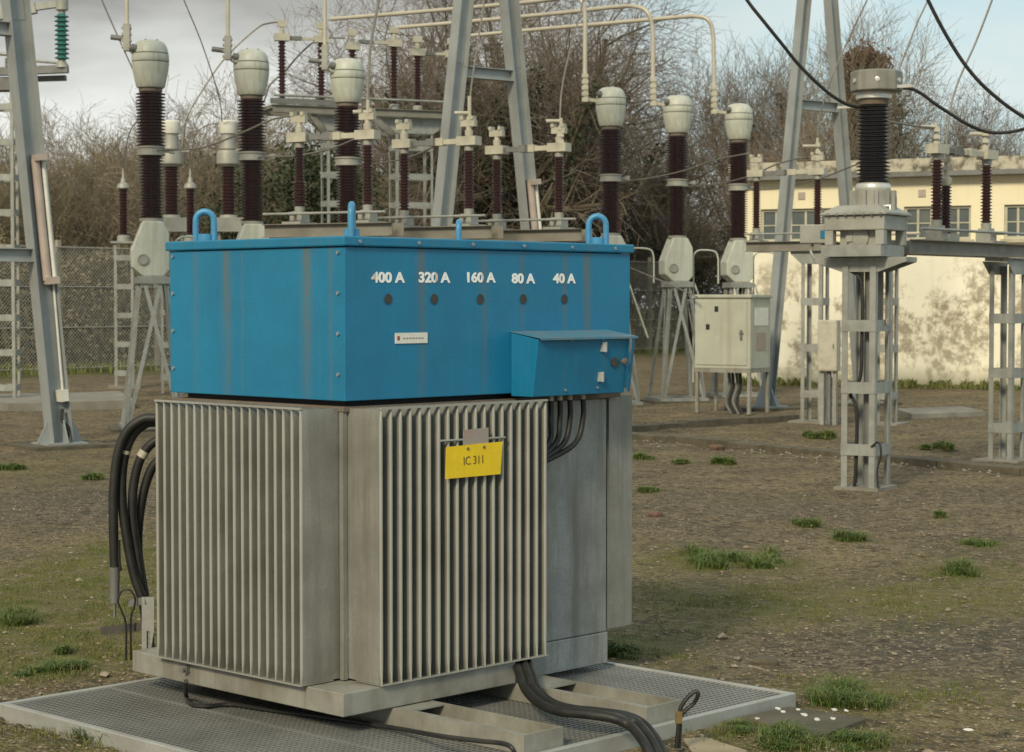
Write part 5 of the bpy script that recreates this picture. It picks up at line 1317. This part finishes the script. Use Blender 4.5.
# ---------------------------------------------------------------- trees
def gen_tree(seed, h, r0, nl, spread, trunk=.3, droop=0.0, up=.18, lens=(.42, .26, .15, .075), kids=(7, 6, 4, 3), twig=.0065, stems=1):
    r = random.Random(seed); segs = []
    def rot_from(d, ang):
        ax = d.cross(Vector((r.gauss(0, 1), r.gauss(0, 1), r.gauss(0, 1)))).normalized()
        return (Matrix.Rotation(ang, 3, ax) @ d).normalized()
    def branch(p, d, L, rad, lev, nseg):
        st = L / nseg; pts = [p]; rr = [rad]
        for i in range(nseg):
            d = (d + Vector((r.gauss(0, .13), r.gauss(0, .13), r.gauss(0, .10) + up * (.5 if lev else .2) - droop * lev * .1))).normalized()
            p = p + d * st; pts.append(p); q = max(twig * .6, rad * (1 - .75 * (i + 1) / nseg)); rr.append(q)
            if lev < nl and (i >= 1 or lev > 0):
                k = kids[min(lev, len(kids) - 1)] / (nseg - (1 if lev == 0 else 0)); c = int(k) + (r.random() < k - int(k))
                for _ in range(c):
                    LL = h * lens[min(lev, len(lens) - 1)] * r.uniform(.6, 1.15) * (1 - .3 * i / nseg)
                    branch(pts[-1] - d * st * r.random() * .7, rot_from(d, R(r.uniform(28, 62)) * spread), LL, max(twig, q * r.uniform(.45, .7)), lev + 1, 5 if lev < 2 else (3 if lev < 3 else 2))
        segs.append((pts, rr, lev))
    for s in range(stems):
        d0 = Vector((0, 0, 1)) if stems == 1 else Vector((r.gauss(0, .3), r.gauss(0, .3), 1)).normalized()
        branch(Vector((r.gauss(0, .25) * (stems > 1), r.gauss(0, .25) * (stems > 1), -.1)), d0, h * (trunk if stems == 1 else r.uniform(.45, .7)) * (1 if stems > 1 else 2.0), r0, 0, 7)
    return segs
def strand(mb, pts, rr, seg=3):
    n = len(pts); vs = []
    a = (pts[-1] - pts[0]).normalized(); s = a.cross(Vector((.3, .5, .8))).normalized(); t = a.cross(s)
    cs = [(math.cos(6.283 * k / seg), math.sin(6.283 * k / seg)) for k in range(seg)]
    for p, q in zip(pts, rr):
        for c, d in cs: vs.append(p + s * (c * q) + t * (d * q))
    b = len(mb.v); mb.v += [tuple(v) for v in vs]
    for i in range(n - 1):
        for k in range(seg): mb.f.append((b + i * seg + k, b + i * seg + (k + 1) % seg, b + (i + 1) * seg + (k + 1) % seg, b + (i + 1) * seg + k))
    mb.sm += [True] * ((n - 1) * seg)
def leaf(mb, r, p, s):
    u = Vector((r.gauss(0, 1), r.gauss(0, 1), r.gauss(0, 1))).normalized(); v = u.cross(Vector((r.gauss(0, 1), r.gauss(0, 1), r.gauss(0, 1)))).normalized()
    b = len(mb.v); mb.v += [tuple(p - u * s), tuple(p + v * s * .5), tuple(p + u * s), tuple(p - v * s * .5)]; mb.f.append((b, b + 1, b + 2, b + 3)); mb.sm.append(False)
def tree(label, group, loc, segs, cut, twigmat, rz=0, ivy=0, seed=1, dead=None, sc=1.0):
    T = thing('bare_tree', label, 'tree', loc, rz, group); T.scale = (sc, sc, sc)
    tr, cr = MB(), MB()
    for pts, rr, lev in segs:
        if lev <= cut: strand(tr, pts, rr, 7 if lev == 0 else 5)
        else: strand(cr, pts, rr, 3)
    tr.build('trunk', 'bark', T); cr.build('crown', twigmat, T)
    r = random.Random(seed)
    if ivy:
        iv = MB(); cand = [(pts, rr) for pts, rr, lev in segs if lev <= 1]
        while len(iv.f) < ivy:
            pts, rr = r.choice(cand); i = r.randrange(len(pts) - 1)
            if pts[i].z > ivy_top: continue
            c = pts[i].lerp(pts[i + 1], r.random())
            sp = .12 + rr[i] * .9
            if noise.noise(c * .9 + Vector((seed, 0, 0))) < -.12: continue
            for _ in range(22): leaf(iv, r, c + Vector((r.gauss(0, sp), r.gauss(0, sp), r.gauss(0, sp * 1.2))), r.uniform(.05, .10))
        iv.build('ivy', 'ivy', T)
    if dead:
        dm = MB()
        for _ in range(5200):
            c = r.choice(dead); leaf(dm, r, Vector((c[0] + r.gauss(0, c[3]), c[1] + r.gauss(0, c[3]), c[2] + r.gauss(0, c[4]))), r.uniform(.04, .09))
        dm.build('dead_foliage', 'dead_leaf', T)
    return T
ivy_top = 8.5
def at0(px, D): g = P(px, 300, D); return (g.x, g.y, 0)
BIG = gen_tree(21, 14.2, .48, 4, 1.05, .26, droop=.25, up=.14, kids=(16, 11, 9, 6), lens=(.56, .28, .15, .08), twig=.0065)
MED = gen_tree(5, 9.5, .2, 4, .9, .30, up=.22, kids=(14, 10, 8, 5), lens=(.46, .26, .14, .08), twig=.0065)
MED2 = gen_tree(9, 9.0, .2, 4, 1.0, .26, up=.18, kids=(14, 10, 8, 5), lens=(.5, .27, .14, .08), twig=.0065)
SHR = gen_tree(31, 7.8, .075, 4, .95, .5, up=.16, kids=(7, 6, 5, 4), lens=(.36, .22, .12, .07), stems=5, twig=.006)
SHR2 = gen_tree(47, 7.6, .075, 4, 1.05, .5, up=.13, kids=(7, 6, 5, 4), lens=(.38, .22, .12, .07), stems=5, twig=.006)
for nm, tt in (('BIG', BIG), ('MED', MED), ('MED2', MED2), ('SHR', SHR)): print(nm, len(tt), max(p.z for q in tt for p in q[0]), max(abs(p.x) for q in tt for p in q[0]))
t_big = tree('great spreading bare tree with dark ivy on its trunk behind the middle gantry', None, at0(504, 60), BIG, 2, 'twig_red', R(40), 11000, 3)
t2 = copy_tree(t_big); t2.location = at0(405, 66); t2.rotation_euler.z = R(200); t2.scale = (.93, .93, .93); tag(t2, 'bare tree whose twigs spread behind the high platform left of the middle gantry')
t3 = copy_tree(t_big); t3.location = at0(590, 65); t3.rotation_euler.z = R(310); t3.scale = (.98, .98, .95); tag(t3, 'bare tree with arching twigs between the middle gantry and the busbar bends')
t_m = tree('bare tree with reddish twigs behind the breaker head nearest the right blue lug', None, at0(625, 66), MED2, 1, 'twig_red', R(10), 1200, 5, sc=1.12)
t_n = tree('upright bare tree rising behind the rightmost pale breaker head', None, at0(730, 72), MED, 1, 'twig_red', R(70), 1500, 6, sc=1.1)
for tt in (t2, t3):
    for ch in list(tt.children):
        if ch.name.startswith('ivy'): bpy.data.objects.remove(ch)
c = copy_tree(t_n); c.location = at0(775, 70); c.rotation_euler.z = R(190); c.scale = (1.08,) * 3; tag(c, 'bare tree behind the left leg of the right gantry')
c = copy_tree(t_m); c.location = at0(690, 74); c.rotation_euler.z = R(140); c.scale = (1.12,) * 3; tag(c, 'bare tree behind the bends of the busbar tubes')
def crown_pt(px, py, D, loc): q = P(px, py, D); return (q.x - loc[0], q.y - loc[1], q.z)
D3 = 56; l3 = at0(868, D3)
dead = [crown_pt(px, py, D3, l3) + (s, s * .8) for px, py, s in ((852, 62, .18), (866, 56, .2), (880, 64, .16), (858, 74, .22), (872, 76, .2), (846, 92, .2), (862, 98, .3), (878, 108, .28), (866, 122, .3), (850, 130, .25), (883, 90, .16))]
tree('bare tree with a clump of dead brown foliage in its top behind the drum head', None, l3, MED, 1, 'twig', 0, 2500, 8, dead=dead, sc=1.0)
c = copy_tree(t_m); c.location = at0(935, 57); c.rotation_euler.z = R(80); c.scale = (1.0,) * 3; tag(c, 'rounded bare tree above the white building roof between the two ribbed posts')
c = copy_tree(t_m); c.location = at0(822, 62); c.rotation_euler.z = R(300); c.scale = (1.04,) * 3; tag(c, 'bare tree seen between the legs of the right gantry')
c = copy_tree(t_n); c.location = at0(990, 62); c.rotation_euler.z = R(30); c.scale = (.8,) * 3; tag(c, 'small bare tree thinning out towards the right edge over the roof')
WL, WG = 'bare brown tree among the thicket behind the left chain-link fence', 'trees of the thicket behind the left fence'
s0 = tree(WL, WG, at0(40, 53), SHR, 0, 'twig_olive', 0, 0, 2)
s1 = tree(WL, WG, at0(90, 54), SHR2, 0, 'twig', 0, 0, 2)
k = 0
for px, D, sc in ((-30, 52, .8), (10, 56, .85), (66, 57, .95), (115, 56, 1.0), (135, 60, 1.1), (160, 57, 1.06), (185, 61, 1.22), (205, 57, 1.12), (225, 60, 1.12), (250, 58, 1.0), (272, 61, 1.02), (300, 59, .95), (325, 62, 1.0), (350, 60, .85), (380, 63, .85), (-70, 55, .9), (-110, 56, .9), (150, 66, 1.25), (235, 68, 1.25), (90, 64, 1.08), (290, 70, 1.1), (430, 66, .8), (560, 68, .75), (640, 74, .85), (600, 76, .85), (480, 72, .8), (700, 80, .9), (750, 82, .95), (800, 78, .9), (850, 70, .8), (900, 66, .75), (950, 68, .72), (1010, 66, .66), (1050, 66, .7)):
    c = copy_tree((s0, s1)[k % 2]); c.location = at0(px, D); c.rotation_euler.z = R(67 * k); c.scale = (sc * 1.05, sc * 1.05, sc); k += 1
    if px > 420: tag(c, 'low bare bush in the distant wood behind the yard', None, 'bushes of the wood behind the yard')

def evergreen(px, D, ytop, w, lab, seed):
    g = at0(px, D); T = thing('evergreen_bush', lab, 'bush', g, 0, 'evergreen bushes behind the fence'); r = random.Random(seed)
    ht = P(px, ytop, D).z; m = MB(); st = MB()
    cl = [(r.uniform(-1, 1) * w, r.uniform(-.8, .8) * w, ht * (1 - .95 * r.random() ** 1.4), r.uniform(.25, .5)) for _ in range(34)]
    cl = [(x * (1.15 - .6 * z / ht), y * (1.15 - .6 * z / ht), z, q) for x, y, z, q in cl]
    for _ in range(6500):
        x, y, z, q = r.choice(cl); leaf(m, r, Vector((x + r.gauss(0, q), y + r.gauss(0, q), max(.05, z + r.gauss(0, q * .8)))), r.uniform(.04, .09))
    for x, y, z, q in cl[:9]: strand(st, [Vector((0, 0, -.1)), Vector((x * .3, y * .3, z * .5)), Vector((x, y, z))], [.05, .035, .015], 5)
    m.build('crown', 'evergreen', T); st.build('trunk', 'bark', T)
M['evergreen'] = weathered('evergreen_leaves', (0.052, 0.064, 0.024), (0.03, 0.04, 0.015), 1.5, 0.65, 0)
evergreen(236, 51, 176, .75, 'dark evergreen bush behind the middle left breaker pole', 3)
evergreen(312, 51.5, 160, .9, 'dark evergreen bush behind the double-width brown disconnector post', 4)
evergreen(345, 53, 178, .8, 'dark evergreen bush behind the breaker pole next to the gantry', 5)

def undergrowth():
    r = random.Random(17); m = MB(); g = MB()
    for i in range(105000):
        t = -8 + 46 * r.random(); off = 2.5 + 7 * r.random()
        base = FA + FD * t + FN * off
        top = 2.2 + 1.3 * noise.noise(Vector((t * .35, off * .3, 2))) + off * .22
        z = top * (1 - r.random() ** 1.6) 
        leaf(m if noise.noise(Vector((t * .25, z * .5, 7.7))) < .38 else g, r, base + Vector((0, 0, max(.02, z))), r.uniform(.03, .075))
    tag(m.build('undergrowth', 'bramble'), 'brown bramble undergrowth behind the chain-link fence', kind='stuff')
    tag(g.build('ivy_undergrowth', 'ivy'), 'dark green ivy among the brambles behind the fence', kind='stuff')
    b = MB()
    for i in range(16000):
        t = -8 + 52 * r.random(); off = -1.0 + 5 * r.random()
        p = FA + FD * t + FN * off
        if noise.noise(Vector((p.x * .5, p.y * .5, 0))) < -.15: continue
        blade(b, r, p.x, p.y, 0, r.uniform(.05, .26), .025, r.uniform(.2, 1), r.random() * 6.28)
    tag(b.build('rough_grass', 'grass_short'), 'rough grass along the foot of the back fence', kind='stuff')
    w = MB()
    for i in range(26000):
        t = -25 + 80 * r.random(); off = 24 + 12 * r.random(); p = FA + FD * t + FN * off
        hh = 6.5 + 1.6 * noise.noise(Vector((t * .2, off * .1, 0))) + 1.2 * noise.noise(Vector((t * .9, 0, 4)))
        z = hh * (1 - r.random() ** 1.3 * .98); q = Vector((p.x, p.y, z))
        d = Vector((r.gauss(0, .4), r.gauss(0, .4), 1)).normalized() * r.uniform(.3, .9)
        strand(w, [q, q + d * .5 + Vector((r.gauss(0, .05), 0, 0)), q + d], [.014, .011, .006], 3)
    tag(w.build('distant_wood', 'twig'), 'far brown winter wood closing the view behind the trees', kind='stuff')
    e = MB()
    for i in range(2500):   # low weeds along the wall foot
        a = P(742, 300, 39.8); bb = P(1100, 300, 37.0); t = r.random() * 1.1; p = a.lerp(bb, t) - Vector((.2, .9, 0)) * r.random()
        blade(e, r, p.x, p.y, 0, r.uniform(.05, .2) * (1 if noise.noise(Vector((t * 20, 0, 0))) > -.1 else .4), .03, r.uniform(.2, 1), r.random() * 6.28)
    tag(e.build('wall_weeds', 'grass_short'), 'strip of weeds along the foot of the cream wall', kind='stuff')
undergrowth()
